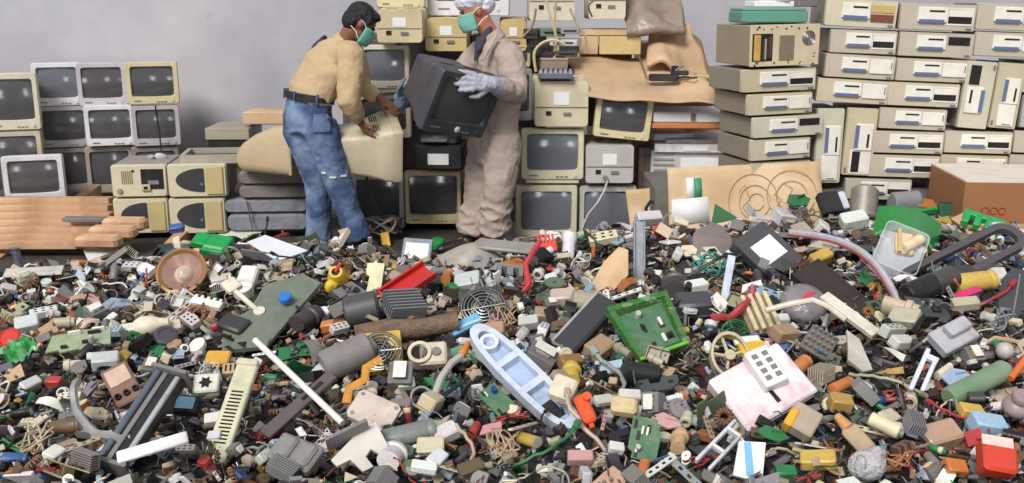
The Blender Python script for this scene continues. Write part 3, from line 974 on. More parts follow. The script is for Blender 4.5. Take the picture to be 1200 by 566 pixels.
# keypad tray on the monitor back
p, w, h = seat_front(630, 81, 672, 93, 6.5)
o = empty('keypad_tray', p, R(-3), color=(104, 106, 122))
tag(o, 'blue-grey keypad tray on the cream labelled monitor back', 'keypad')
MB().box((0, .1, h * .3), (w, .2, h * .6), ch=.006).build('tray', TINT, o)
ky = MB()
for i in range(7):
    for j in range(4):
        ky.box((-w * .42 + i * w * .14, .02 + j * .045, h * .7), (w * .1, .032, h * .34), tx=.8, ty=.8)
ky.build('keys', TINT, o, color=(150, 150, 162))
p, w, h = seat_front(634, 68, 666, 81, 6.75)
o = empty('small_carton', p, R(4), color=(148, 128, 112))
tag(o, 'small brown-grey box behind the blue-grey keypad tray', 'box')
MB().box((0, .07, h * .4), (w, .14, h * .8), ch=.004).build('body', TINT, o)
MB().box((0, .07, h * .9), (w * 1.02, .145, h * .2), ch=.004).build('lid', TINT, o, color=(168, 150, 134))
# power lead at small monitor back
pts = [at(x, y, Y) for x, y, Y in ((709, 208, 6.57), (712, 212, 6.5), (708, 224, 6.42), (700, 238, 6.4), (690, 250, 6.4), (684, 262, 6.4), (680, 288, 6.38))]
o = MB().tube(pts, .008).build('power_lead', TINT, color=(188, 184, 176))
MB().cyl(pts[0], pts[1], .016, .012).build('plug', GREYP, o)
tag(o, 'pale power lead dropping from the small grey monitor back', 'cable')
# white cartons and sheets
p, w, h = seat_front(761, 176, 868, 290, 6.75)
o = empty('metal_crate', p, R(-4), color=(196, 194, 190))
tag(o, 'pale grey slatted crate holding the white sheets', 'crate')
MB().box((0, .22, h / 2), (w, .44, h), ch=.008).build('body', TINT, o)
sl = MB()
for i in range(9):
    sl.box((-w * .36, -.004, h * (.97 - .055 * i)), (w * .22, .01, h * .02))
sl.build('slats', mat('shaded grey plastic', (150, 148, 146), rough=.6), o)  # slats a step darker grey than the crate body
MB().box((w * .1, -.006, h * .86), (w * .55, .012, h * .14), ch=.003).build('front_flap', PAPER, o)
for k, (x, y, a, b, yaw, tz) in enumerate([(815, 174, 96, 10, -4, 0), (822, 168, 84, 10, 3, .0), (790, 160, 50, 8, 14, 0), (836, 176, 60, 12, -8, 0)]):
    p, w, h = seat_front(x - a / 2, y - b / 2, x + a / 2, y + b / 2, 6.72 + .08 * k)
    o = empty('white_carton', p, R(yaw), color=[(222, 220, 218), (208, 206, 204), (226, 226, 228), (214, 212, 208)][k])
    tag(o, ['white flattened carton lowest on the slatted crate', 'pale grey carton on the lowest white one', 'white tray tilted on top beneath the foam packing box', 'white carton end with a grey patch behind the drawn cardboard'][k], 'box', 'white cartons on the slatted crate')
    MB().box((0, .22, h / 2), (w, .44, h), ch=.004).build('body', TINT, o)
    MB().box((0, -.004, h * .5), (w * .3, .006, h * .5)).build('label', GREYP if k == 3 else PAPER, o)
# narrow strips coloured to stand for the shaded gap between monitor and crate
for k, (x, cc) in enumerate([(750, (120, 96, 78)), (757, (92, 86, 82))]):
    p, w, h = seat_front(x - 3, 172, x + 4, 285, 6.8)
    o = MB().box((0, .05, h / 2), (w, .1, h), ch=.003).build('narrow_post', TINT, color=cc, M=rot(p, 0, 0, 0))
    tag(o, ['brown upright strip beside the small grey monitor back', 'dark grey upright strip beside the slatted crate'][k], 'strip')
# drawn cardboard leaning on the ledge
A, B, Cc, D = at(785, 292, 5.86), at(967, 262, 5.84), at(960, 189, 5.98), at(782, 197, 6.0)
card = sheet('cardboard_sheet', 'pale cardboard with pen-drawn rings leaning under the computer column', 'cardboard', [A, B, Cc, D], CARDP, amp=.008, seed=5., t=.008)
n = (B - A).cross(D - A).normalized()


def oncard(u, v, k=.012):
    return A.lerp(B, u).lerp(D.lerp(Cc, u), v) - n * k * (1 if n.y > 0 else -1)


ink = mat('faint pen line', (178, 142, 108), rough=.8, dirt=0)


def stroke(pts):
    MB().tube(pts, .0022, 4).build('pen_line', ink, card)


for (cu, cv, ru, rv) in [(.55, .48, .16, .38), (.56, .46, .1, .24), (.57, .46, .05, .12), (.8, .52, .16, .36), (.8, .5, .1, .22)]:
    stroke([oncard(cu + ru * math.cos(i * math.pi / 14), cv + rv * math.sin(i * math.pi / 14)) for i in range(27)])
stroke([oncard(u, v) for u, v in ((.46, .62), (.5, .72), (.53, .5), (.48, .42), (.52, .24), (.56, .3))])
stroke([oncard(u, v) for u, v in ((.68, .3), (.73, .46), (.69, .54), (.75, .7), (.81, .6), (.76, .4), (.84, .34))])


def stuck(name, u0, v0, u1, v1, m):
    q = [oncard(u0, v0, .012), oncard(u1, v0, .012), oncard(u1, v1, .012), oncard(u0, v1, .012)]
    o = MB().add(q, [(0, 1, 2, 3)]).build(name, m, card)
    solid(o, .003)
    return o


stuck('white_sheet', .02, .28, .26, .6, PAPER)
stuck('white_sticker', .12, .6, .17, .86, PAPER)
stuck('green_sticker', .17, .6, .22, .85, mat('green sticker', (62, 150, 112), rough=.6, dirt=.1))
o = sheet('cardboard_flap', 'small cardboard flap leaning beside the drawn cardboard', 'cardboard', [at(742, 292, 6.3), at(792, 292, 6.25), at(784, 218, 6.4), at(733, 223, 6.42)], CARDP, amp=.03, seed=9.)
q = [at(x, y, 6.2) for x, y in ((758, 262), (757, 244), (762, 236), (770, 238), (770, 246), (764, 250), (768, 262))]
tag(MB().tube(q, .012).build('looped_lead', BLACK), 'dark looped lead in front of the small cardboard flap', 'cable')
# brown boxes at the right
p, w, h = seat_front(1131, 214, 1290, 262, 5.35)
o = empty('carton', p, R(-5))
tag(o, 'brown carton with red print and pale lid at the edge of the scrap', 'box')
MB().box((0, .3, h / 2), (w, .6, h), ch=.006).build('body', CARDB, o)
MB().box((0, .3, h + .003), (w * .995, .6, .008)).build('lid', mat('pale lid paper', (222, 212, 198), rough=.8, dirt=.1), o)
X = MB()
for i in range(3):
    X.tube([(-w * .34 + i * .045 + .02 * math.cos(t), -.003, h * .3 + .02 * math.sin(t)) for t in [k * .7 for k in range(9)]], .003, 5)
X.build('red_print', mat('red print', (160, 60, 46), rough=.7), o)
p, w, h = seat_front(1126, 262, 1290, 296, 5.3)
o = empty('carton', p, R(-5))
tag(o, 'lower brown carton with taped rim under the red-printed one', 'box')
MB().box((0, .3, h / 2), (w, .6, h), ch=.006).build('body', CARDB, o)
MB().box((0, -.004, h * .9), (w, .012, h * .16)).build('rim', CARD, o)
# cables by the monitor on the ground
for k in range(4):
    pts = []
    for i in range(30):
        t = i * .52 + k
        pts.append(Vector((at(450, 262, 6.8).x, 6.8, .075)) + Vector((.13 * math.cos(t) * (1 - .1 * k), .05 * math.sin(t) - .02 * k, .03 + .05 * math.sin(t * 1.31 + k))))
    o = MB().tube(pts, .009).build('coiled_cable', TINT, color=[(90, 84, 80), (120, 110, 104), (60, 56, 54), (148, 138, 128)][k])
    tag(o, ['dark grey coiled cable before the grey-framed monitor', 'brown-grey coiled cable before the grey-framed monitor', 'black coiled cable before the grey-framed monitor', 'pale brown coiled cable before the grey-framed monitor'][k], 'cable', 'coiled cables on the ground')
pts = [at(x, y, 6.5 + i * .05) for i, (x, y) in enumerate(((430, 186), (428, 200), (432, 220), (438, 238), (446, 250)))]
o = MB().tube(pts, .009).build('power_lead', TINT, color=(72, 70, 70))
MB().cyl(pts[0], pts[0] + Vector((-.02, .02, .04)), .02, .016).build('plug', BLACK, o)
tag(o, 'dark power lead hanging from the monitor the stooping man grips', 'cable')
# black printer
p, w, h = seat_front(484, 164, 543, 200, 6.72)
o = empty('printer', p, R(-3))
tag(o, 'black office printer with white label on the yellow-cream monitor', 'printer')
MB().box((0, .17, h * .42), (w, .34, h * .84), ch=.014).build('body', BLACK, o)
MB().box((-.0, .16, h * 1.0), (w * .8, .28, h * .34), ch=.014, tx=.94, ty=.9).build('top_cover', BLACK, o)
MB().box((-.02, .0, h * 1.0), (w * .5, .04, h * .1), ch=.004).build('paper_slot', GREYP, o)
MB().box((0, -.004, h * .38), (w * .42, .008, h * .36)).build('white_label', PAPER, o, label='white paper label')
# ------------------------------------------------------------------ people
SKIN = mat('brown skin', (138, 88, 66), rough=.55, dirt=.1, dirt_rgb=(90, 52, 40))
SKIN2 = mat('warm brown skin', (190, 116, 88), rough=.55, dirt=.1, dirt_rgb=(120, 70, 54))
SHIRT = mat('khaki shirt cloth', (192, 166, 128), rough=.85, dirt=.12, dirt_rgb=(160, 132, 98), scale=6, bump=.35, bscale=16)
DENIM = mat('washed denim', (62, 80, 116), rough=.9, dirt=.12, dirt_rgb=(40, 54, 84), rgb2=(126, 144, 174), scale2=5, bump=.4, bscale=24)
COVER = mat('pinkish grey coverall cloth', (178, 160, 150), rough=.9, dirt=.2, dirt_rgb=(140, 122, 112), scale=7, bump=.6, bscale=12)
GLOVE = mat('grey work glove', (178, 180, 190), rough=.9, dirt=.3, dirt_rgb=(120, 120, 130), scale=30, bump=.4, bscale=60)
GLOVEB = mat('blue-grey work glove', (112, 134, 152), rough=.9, dirt=.3, dirt_rgb=(70, 90, 108), scale=30, bump=.4, bscale=60)
HAIR = mat('black hair', (20, 16, 16), rough=.4, dirt=.0, bump=.6, bscale=120)
TEAL = mat('teal face mask', (116, 180, 166), rough=.85, dirt=.08, bump=.2)
CAPM = mat('white cap gauze', (224, 224, 232), rough=.8, dirt=.1, bump=.8, bscale=30)
LEATHER = mat('black leather', (26, 24, 24), rough=.4, dirt=.15)


def organic(o, vox, smooth=4, wrinkle=0., size=.09, seed=0):
    m = o.modifiers.new('blend', 'REMESH')
    m.mode = 'VOXEL'
    m.voxel_size = vox
    m.use_smooth_shade = True
    if smooth:
        m = o.modifiers.new('soften', 'SMOOTH')
        m.iterations = smooth
        m.factor = .5
    if wrinkle:
        t = bpy.data.textures.new('cloth folds', 'CLOUDS')
        t.noise_scale = size
        t.noise_depth = 2
        m = o.modifiers.new('folds', 'DISPLACE')
        m.texture = t
        m.texture_coords = 'LOCAL'
        m.strength = wrinkle
        m.mid_level = .5
    return bake(o)


def head(mb, c, f, u, s=1.):
    r = f.cross(u).normalized()
    u = r.cross(f).normalized()
    X = basis(c, r, f, u) @ Matrix.Scale(s, 4)
    mb.ell((0, -.01, .02), (.074, .096, .1), 18, 12, M=X)
    mb.ell((0, .022, -.055), (.058, .066, .062), 14, 9, M=X)
    P = lambda x, y, z: X @ Vector((x, y, z))
    mb.cap(P(0, .082, .012), P(0, .108, -.026), .009, .014)
    mb.cap(P(-.014, .092, -.03), P(.014, .092, -.03), .01)
    mb.cap(P(-.02, .078, -.062), P(.02, .078, -.062), .011)
    mb.ell((0, .07, -.098), (.024, .022, .02), 10, 6, M=X)
    mb.cap(P(-.04, .074, .034), P(.04, .074, .034), .011)
    for sx in (-1, 1):
        mb.ell((sx * .077, -.012, -.005), (.011, .02, .032), 10, 7, M=X)
        mb.ell((sx * .04, .06, -.02), (.022, .022, .02), 10, 6, M=X)
    return X


def eyes(X, root):
    for sx in (-1, 1):
        MB().ell((sx * .032, .083, .014), (.013, .009, .008), 10, 6, M=X).build('eye', mat('dark eye', (40, 28, 24), rough=.2, dirt=0), root)


def mask(X, root):
    def fn(a, b):
        t = (a - .5) * R(165)
        z = -.112 + b * .112
        k = 1.04 - .12 * abs(b - .5)
        bulge = .012 * math.cos(t) * math.sin(b * math.pi)
        return X @ Vector((.082 * k * math.sin(t), .012 + (.096 * k + bulge) * math.cos(t) + .006 * (b > .9), z))
    o = MB().grid(fn, 16, 8).build('face_mask', TEAL, root, label='teal surgical face mask')
    solid(o, .004, 1)
    st = MB()
    for sx in (-1, 1):
        st.tube([X @ Vector(p) for p in ((sx * .08, .03, -.01), (sx * .086, 0, .01), (sx * .088, -.03, .015))], .003, 5)
        st.tube([X @ Vector(p) for p in ((sx * .078, .02, -.09), (sx * .084, -.02, -.06), (sx * .07, -.06, -.05))], .003, 5)
    st.build('straps', PAPER, o)


def hand(mb, w, d, n, s=1., curl=.5, thumb=1, spread=.18, thin=1.):
    """wrist point w, finger direction d, palm normal n (towards what it holds)"""
    d = d.normalized()
    n = (n - d * n.dot(d)).normalized()
    sd = d.cross(n)
    P = lambda a, b, c: w + (d * a + sd * b + n * c) * s
    for b in (-.026, -.009, .009, .026):
        mb.cap(P(.0, b * .7, 0), P(.08, b, 0), .016 * s, .0135 * s)
    for b, L in ((-.033, .068), (-.011, .082), (.011, .078), (.033, .06)):
        r = .0098 * s * thin
        a0, a1, a2 = curl * .5, curl * 1.1, curl * 1.6
        p0 = P(.082, b, 0)
        q = [p0]
        for L_, an in ((L * .45, a0), (L * .32, a1), (L * .25, a2)):
            q.append(q[-1] + (d * math.cos(an) + n * math.sin(an) + sd * (b * spread * 12)).normalized() * L_ * s)
        for i in range(3):
            mb.cap(q[i], q[i + 1], r * (1 - .08 * i), r * (.92 - .08 * i), n=8)
    t0 = P(.02, -.03 * thumb, .006)
    t1 = P(.052, -.058 * thumb, .018)
    t2 = P(.085, -.062 * thumb, .026)
    mb.cap(t0, t1, .014 * s, .012 * s)
    mb.cap(t1, t2, .0115 * s, .0095 * s)


V = Vector
# --- the stooping man in khaki and denim
J = dict(pel=at(362, 134, 6.42), waist=at(363, 113, 6.42), chest=at(383, 80, 6.44), nb=at(404, 50, 6.46),
         hn=at(376, 150, 6.33), hf=at(351, 150, 6.47), kn=at(397, 214, 6.36), kf=at(373, 214, 6.5), an=at(421, 283, 6.38), af=at(374, 284, 6.52),
         shn=at(411, 64, 6.27), en=at(409, 120, 6.2), wn=at(423, 144, 6.3), shf=at(412, 58, 6.62), ef=at(425, 103, 6.68), wf=at(447, 117, 6.62))
HC = at(423, 27, 6.44)
hf_, hu_ = V((.74, .3, -.55)).normalized(), V((.5, .1, .86)).normalized()
m = MB()
X = head(m, HC, hf_, hu_, 1.0)
m.cap(HC - hu_ * .06 - hf_ * .03, J['nb'], .056, .06)
m.etube([(J['pel'] - V((0, 0, .06)), .12, .1), (J['pel'], .14, .1), (J['waist'], .13, .095), (J['chest'], .15, .1), (J['nb'], .08, .06)], (.7, -.7, 0))
for a in 'nf':
    m.cap(J['chest'].lerp(J['nb'], .6), J['sh' + a], .06, .05)
    m.cap(J['sh' + a], J['e' + a], .048, .038)
    m.cap(J['e' + a], J['w' + a], .038, .028)
    m.cap(J['h' + a], J['k' + a], .075, .05)
    m.cap(J['k' + a], J['a' + a], .05, .036)
    m.cap(J['a' + a], J['a' + a] + V((.1, .0, -.03)), .036, .03)
hand(m, J['wn'], at(433, 160, 6.33) - J['wn'], V((.6, .5, .2)), curl=.5, thumb=-1)
hand(m, J['wf'], at(470, 131, 6.58) - J['wf'], V((.2, .3, -1)), curl=.55, thumb=1)
man = m.build('person', SKIN)
organic(man, .0075, 3)
tag(man, 'person in khaki shirt and blue jeans stooping to grip a cream monitor', 'person')
eyes(X, man)
mask(X, man)
hm = MB()
hm.ell((0, -.02, .04), (.085, .1, .088), 20, 12, M=X)
hm.ell((0, -.06, -.01), (.078, .062, .075), 16, 9, M=X)
hm.ell((0, .045, .082), (.064, .05, .032), 14, 8, M=X)
for sx in (-1, 1):
    hm.ell((sx * .074, .02, .03), (.014, .022, .045), 8, 6, M=X)
o = hm.build('hair', HAIR, man)
organic(o, .007, 3, .008, .015)
# shirt
m = MB()
ax = V((.75, -.66, 0))
m.etube([(J['waist'] - V((0, 0, .03)), .172, .125), (J['waist'] + V((.01, 0, .02)), .178, .132), (J['waist'].lerp(J['chest'], .5), .185, .135), (J['chest'], .19, .14), (J['chest'].lerp(J['nb'], .55), .165, .115), (J['nb'], .085, .075)], ax)
for a, b in (('n', 1.), ('f', .9)):
    m.cap(J['chest'].lerp(J['nb'], .5), J['sh' + a], .1, .085)
m.tube([J['shn'] + V((-.02, 0, .02)), J['shn'], J['shn'].lerp(J['en'], .5), J['en'], J['en'].lerp(J['wn'], .5), J['en'].lerp(J['wn'], .82)], [.07, .088, .083, .076, .062, .05], 14)
m.tube([J['shf'], J['shf'].lerp(J['ef'], .5), J['ef'], J['ef'].lerp(J['wf'], .5), J['ef'].lerp(J['wf'], .85)], [.085, .078, .066, .056, .046], 14)
sh_ = m.build('shirt', SHIRT, man)
organic(sh_, .012, 5, .022, .07)
# collar
cd = (HC - J['nb']).normalized()
o = MB().etube([(J['nb'] - cd * .03, .09, .08), (J['nb'] + cd * .03, .078, .07)], ax).build('collar', SHIRT, sh_)
organic(o, .008, 3)
# trousers
m = MB()
m.etube([(J['pel'] - V((0, 0, .1)), .165, .13), (J['pel'] - V((0.01, 0, .02)), .18, .142), (J['waist'] - V((0, 0, .0)), .168, .125)], ax)
for a in 'nf':
    m.tube([J['h' + a] + V((0, 0, .06)), J['h' + a], J['h' + a].lerp(J['k' + a], .5), J['k' + a], J['k' + a].lerp(J['a' + a], .5), J['a' + a] + V((0, 0, .02))], [.1, .115, .103, .09, .084, .088], 16)
tr = m.build('jeans', DENIM, man)
organic(tr, .012, 5, .02, .06)
wd = (J['chest'] - J['waist']).normalized()
bc = J['waist'] + V((0, 0, .005))


def band(c, d, a, b, h, t, side=ax, n=40):
    side = (side - d * side.dot(d)).normalized()
    y = d.cross(side)
    m = MB()
    for k, (q, z) in enumerate(()):
        pass
    v, f = [], []
    for q, z in ((0, -h / 2), (t, -h / 2), (t, h / 2), (0, h / 2)):
        for i in range(n):
            s = 2 * math.pi * i / n
            v.append(c + side * ((a + q) * math.cos(s)) + y * ((b + q) * math.sin(s)) + d * z)
    for r in range(4):
        for i in range(n):
            f.append((r * n + i, r * n + (i + 1) % n, ((r + 1) % 4) * n + (i + 1) % n, ((r + 1) % 4) * n + i))
    return m.add(v, f)


bd_ = (V((.12, 0, 1))).normalized()
belt = band(bc, bd_, .172, .13, .046, .012).build('belt', LEATHER, man, label='black leather belt')
lp = MB()
for s in (-2.2, -1.4, -.5, .4):
    sd = (ax - bd_ * ax.dot(bd_)).normalized()
    q = bc + sd * (.188 * math.cos(s)) + bd_.cross(sd) * (.146 * math.sin(s))
    lp.cyl(q - bd_ * .032, q + bd_ * .032, .007, n=6)
lp.build('belt_loops', DENIM, belt)
# back pocket and frayed patches
from mathutils.bvhtree import BVHTree
em = tr.data
TRB = BVHTree.FromPolygons([v.co.copy() for v in em.vertices], [tuple(p.vertices) for p in em.polygons])
for nm, q, w_, h_, mm in (('back_pocket', at(376, 146, 6.2), .11, .11, mat('pocket denim', (96, 114, 146), rough=.9, dirt=.25, dirt_rgb=(60, 76, 110), scale=20, bump=.3)), ('frayed_patch', at(379, 203, 6.26), .03, .014, PAPER), ('frayed_patch', at(390, 208, 6.26), .045, .01, PAPER), ('frayed_patch', at(402, 207, 6.26), .03, .012, PAPER)):
    def cling(u, v):
        p = q + V(((u - .5) * w_, 0, (v - .5) * h_))
        hit_ = TRB.ray_cast(V((p.x, p.y - .6, p.z)), V((0, 1, 0)), 1.5)[0]
        return V((p.x, (hit_.y if hit_ else p.y) - .006, p.z))
    ob = MB().grid(cling, 8, 8).build(nm, mm, tr)
    solid(ob, .006)
for a, d in (('n', V((.9, -.25, 0))), ('f', V((.9, -.1, 0)))):
    s = MB()
    q = V((J['a' + a].x, J['a' + a].y, 0))
    d = d.normalized()
    s.cap(q + V((0, 0, .055)), q + d * .1 + V((0, 0, .045)), .048, .042)
    s.cap(q + d * .1 + V((0, 0, .042)), q + d * .17 + V((0, 0, .036)), .042, .034)
    s.cap(q - d * .04 + V((0, 0, .045)), q + V((0, 0, .1)), .044, .044)
    organic(s.build('shoe', LEATHER, man), .009, 3)
b = MB()
b.tube([at(382, 42, 6.56), at(371, 55, 6.57), at(361, 74, 6.55)], [.03, .055, .03], 10, flat=.5)
organic(b.build('shoulder_strap', mat('dark bag cloth', (52, 40, 40), rough=.8, dirt=.2), man, label='dark strap behind the shoulder'), .01, 3)

# --- the capped worker in a coverall
K = dict(pel=at(579, 168, 6.4), waist=at(581, 138, 6.42), chest=at(586, 86, 6.43), nb=at(576, 44, 6.43),
         hn=at(590, 170, 6.32), hf=at(569, 170, 6.5), kn=at(584, 224, 6.3), kf=at(562, 224, 6.46), an=at(578, 280, 6.34), af=at(550, 281, 6.42),
         shn=at(598, 66, 6.27), en=at(604, 110, 6.17), wn=at(576, 98, 5.94), shf=at(566, 60, 6.6), ef=at(520, 108, 6.66), wf=at(482, 116, 6.55))
HC2 = at(556, 13, 6.42)
f2, u2 = V((-.93, -.22, -.28)).normalized(), V((-.26, 0, .96)).normalized()
m = MB()
X2 = head(m, HC2, f2, u2, 1.0)
m.cap(HC2 - u2 * .06 - f2 * .03, K['nb'], .056, .062)
m.etube([(K['pel'] - V((0, 0, .06)), .12, .1), (K['pel'], .14, .1), (K['waist'], .13, .095), (K['chest'], .15, .1), (K['nb'], .08, .06)], (.6, -.8, 0))
for a in 'nf':
    m.cap(K['chest'].lerp(K['nb'], .6), K['sh' + a], .06, .05)
    m.cap(K['sh' + a], K['e' + a], .045, .036)
    m.cap(K['e' + a], K['w' + a], .036, .027)
    m.cap(K['h' + a], K['k' + a], .075, .05)
    m.cap(K['k' + a], K['a' + a], .05, .036)
    m.cap(K['a' + a], K['a' + a] + V((-.1, -.02, -.03)), .036, .03)
hn_d = at(527, 93, 5.84) - K['wn']
hf_d = at(467, 88, 6.34) - at(469, 118, 6.42)
hand(m, K['wn'], hn_d, V((-.45, .85, -.15)), .86, curl=.25, thumb=1)
worker = m.build('person', SKIN2)
organic(worker, .0075, 3)
tag(worker, 'person in pinkish-grey coverall, white cap and teal mask carrying a dark monitor', 'person')
eyes(X2, worker)
mask(X2, worker)
c = MB()
c.ell((0, -.022, .075), (.1, .13, .085), 22, 12, M=X2)
c.ell((0, -.075, .03), (.088, .07, .075), 16, 9, M=X2)
cp = c.build('bouffant_cap', CAPM, worker, label='white gauze cap')
organic(cp, .008, 3, .014, .03)
cover = MB()
ax2 = V((.6, -.8, 0))
cover.etube([(K['pel'] - V((0, 0, .12)), .165, .135), (K['pel'], .175, .145), (K['waist'], .165, .135), (K['waist'].lerp(K['chest'], .5), .18, .14), (K['chest'], .19, .145), (K['chest'].lerp(K['nb'], .55), .175, .12), (K['nb'] + V((0, 0, -.01)), .085, .08)], ax2)
for a in 'nf':
    cover.cap(K['chest'].lerp(K['nb'], .5), K['sh' + a], .1, .085)
    cover.tube([K['sh' + a], K['sh' + a].lerp(K['e' + a], .5), K['e' + a], K['e' + a].lerp(K['w' + a], .5), K['e' + a].lerp(K['w' + a], .8)], [.088, .09, .082, .07, .055], 14)
    cover.tube([K['h' + a] + V((0, 0, .08)), K['h' + a], K['h' + a].lerp(K['k' + a], .5), K['k' + a], K['k' + a].lerp(K['a' + a], .45), K['k' + a].lerp(K['a' + a], .75), K['k' + a].lerp(K['a' + a], .9)], [.105, .12, .116, .102, .09, .1, .088], 16)
for i in range(9):
    a = 'nf'[i % 2]
    t = .34 + i * .06
    q = K['k' + a].lerp(K['a' + a], t)
    cover.tube([q + V((.1 * math.cos(s), .1 * math.sin(s), .025 * math.sin(s * 2 + i))) for s in [k * .52 for k in range(12)]], .012, 6, closed=True)
cv = cover.build('coverall', COVER, worker)
organic(cv, .011, 4, .022, .06)
cd = (HC2 - K['nb']).normalized()
o = MB().etube([(K['nb'] - cd * .035, .095, .085), (K['nb'] + cd * .03, .082, .075)], ax2).build('collar', COVER, cv)
organic(o, .008, 3)
# dark jumper visible in the open neck
q = [at(556, 38, 6.2), at(572, 36, 6.18), at(562, 66, 6.17), at(556, 84, 6.18)]
dj = MB()
dj.cap(at(573, 35, 6.39), at(561, 58, 6.36), .03, .022)
dj.cap(at(562, 44, 6.4), at(557, 70, 6.36), .026, .012)
organic(dj.build('dark_jumper', mat('dark jumper knit', (54, 58, 72), rough=.9, dirt=.2, bump=.3), worker, label='dark grey jumper at the neck'), .008, 4)
lap = MB()
lap.tube([at(582, 40, 6.3), at(572, 56, 6.24), at(565, 72, 6.24)], [.016, .026, .012], 8, flat=.5)
organic(lap.build('lapel', COVER, cv), .007, 3)
gl = MB()
hand(gl, K['wn'], hn_d, V((-.45, .85, -.15)), 1.36, curl=.22, thumb=-1, thin=1.3, spread=.3)
gl.tube([K['wn'].lerp(K['en'], .42), K['wn'].lerp(K['en'], .2), K['wn'], K['wn'].lerp(at(527, 93, 5.84), .2)], [.058, .056, .045, .042], 14)
organic(gl.build('glove', GLOVE, worker, label='grey work glove spread on the carried monitor'), .0062, 3, .006, .02)
gl = MB()
w0 = at(469, 120, 6.42)
hand(gl, w0, hf_d, V((1, -.2, 0)), 1.1, curl=.45, thumb=-1, thin=1.25)
gl.tube([K['wf'], w0.lerp(K['wf'], .4), w0, w0 + hf_d * .3], [.05, .048, .042, .04], 14)
organic(gl.build('glove', GLOVEB, worker, label='blue-grey work glove at the edge of the carried monitor'), .0062, 3, .006, .02)
for a, d in (('n', V((-.75, -.6, 0))), ('f', V((-.92, -.4, 0)))):
    s = MB()
    q = V((K['a' + a].x, K['a' + a].y, 0))
    d = d.normalized()
    s.cap(q + V((0, 0, .055)), q + d * .12 + V((0, 0, .046)), .05, .046)
    s.cap(q + d * .12 + V((0, 0, .044)), q + d * .2 + V((0, 0, .036)), .046, .034)
    s.cap(q - d * .04 + V((0, 0, .045)), q + V((0, 0, .1)), .046, .048)
    organic(s.build('shoe', LEATHER, worker), .009, 3)
# ------------------------------------------------------------------ the scrap heap
def sst(a, b, x):
    t = max(0., min(1., (x - a) / (b - a)))
    return t * t * (3 - 2 * t)


def H(x, y):
    yb = 5.75 + .1 * sst(-1, 1.5, x) - .55 * sst(-1.4, -3.0, x)      # rear foot of the heap
    top = .40 + .075 * sst(-.6, 2.2, x) - .06 * sst(-1.0, -2.6, x)
    top -= .16 * math.exp(-((x + .38) / .34) ** 2) * sst(4.5, 5.3, y)
    h = top * sst(yb + .12, yb - .75, y)
    n1 = noise.noise(Vector((x * 1.7, y * 1.7, 4.2))) * .05 + noise.noise(Vector((x * 4.5, y * 4.5, 9.1))) * .022
    return h + n1 * sst(0, .25, h)


def hit(px, py):
    d = ray(px, py)
    lo = None
    Y = 1.6
    while Y < 7:
        p = EYE + d * (Y / d.y)
        if p.z <= H(p.x, p.y):
            a, b = Y - .06, Y
            for _ in range(12):
                c = (a + b) / 2
                p = EYE + d * (c / d.y)
                if p.z <= H(p.x, p.y):
                    b = c
                else:
                    a = c
            return EYE + d * (b / d.y)
        Y += .06
    return at(px, py, 5.6)


nx, ny = 150, 110
g = MB().grid(lambda u, v: (lambda x, y: (x, y, H(x, y) - .055))(-4.6 + 9.4 * u, 1.3 + 4.75 * v), nx, ny)
o = g.build('scrap_heap', mat('dark grimy debris', (34, 32, 32), rough=.9, dirt=.4, dirt_rgb=(66, 61, 58), scale=24, bump=.8, bscale=45))
tag(o, 'low spreading mound of dark crushed electronic debris', 'debris', kind='stuff')

HEROES = []          # (short name, world point)
FOOT = []            # matrices and half sizes for keeping small pieces off


def lay(px, py, a, L, W, t=28, lift=.02):
    p = hit(px, py)
    s = ppm(p)
    t, a = R(t), R(a)
    e1, e2, n = V((1, 0, 0)), V((0, math.cos(t), math.sin(t))), V((0, -math.sin(t), math.cos(t)))
    q0, q1, q2 = V(project(p)), V(project(p + e1 * .01)), V(project(p + e2 * .01))
    j1, j2 = (q1 - q0) * 100, (q2 - q0) * 100
    dx, dy = math.cos(a), -math.sin(a)
    det = j1.x * j2.y - j2.x * j1.y
    c, q = (dx * j2.y - j2.x * dy) / det, (j1.x * dy - dx * j1.y) / det
    l = math.hypot(c, q)
    c, q = c / l, q / l
    X = e1 * c + e2 * q
    Yv = n.cross(X)
    fx = (j1 * c + j2 * q).length / s
    fy = (j1 * -q + j2 * c).length / s
    return basis(p + n * lift, X, Yv, n), L / s / fx, W / s / fy


def hero(name, short, label, cat, px, py, a, L, W, parts, color=(200, 200, 200), t=28, lift=.02, mat0=None, group=None, foot=True):
    """parts(l, w): list of (name, MB, material, color); the first is the thing's own mesh when its name is None"""
    M, l, w = lay(px, py, a, L, W, t, lift)
    ps = parts(l, w)
    if ps[0][0] is None:
        root = ps[0][1].build(name, ps[0][2], color=ps[0][3] or color, M=M)
        ps = ps[1:]
    else:
        root = empty(name, (0, 0, 0), color=color, M=M)
    for p in ps:
        c = p[1].build(p[0], p[2], root, color=p[3])
        if len(p) > 4:
            c['label'] = p[4]
    tag(root, label, cat, group)
    HEROES.append((short, M.translation.copy()))
    if foot:
        FOOT.append((M.inverted(), l / 2, w / 2))
    return root


def poly_plate(pts, th=.006, m=0):
    """pts in unit square -> plate"""
    return lambda l, w: MB().prism([(x * l, y * w) for x, y in pts], -th / 2, th / 2, m)


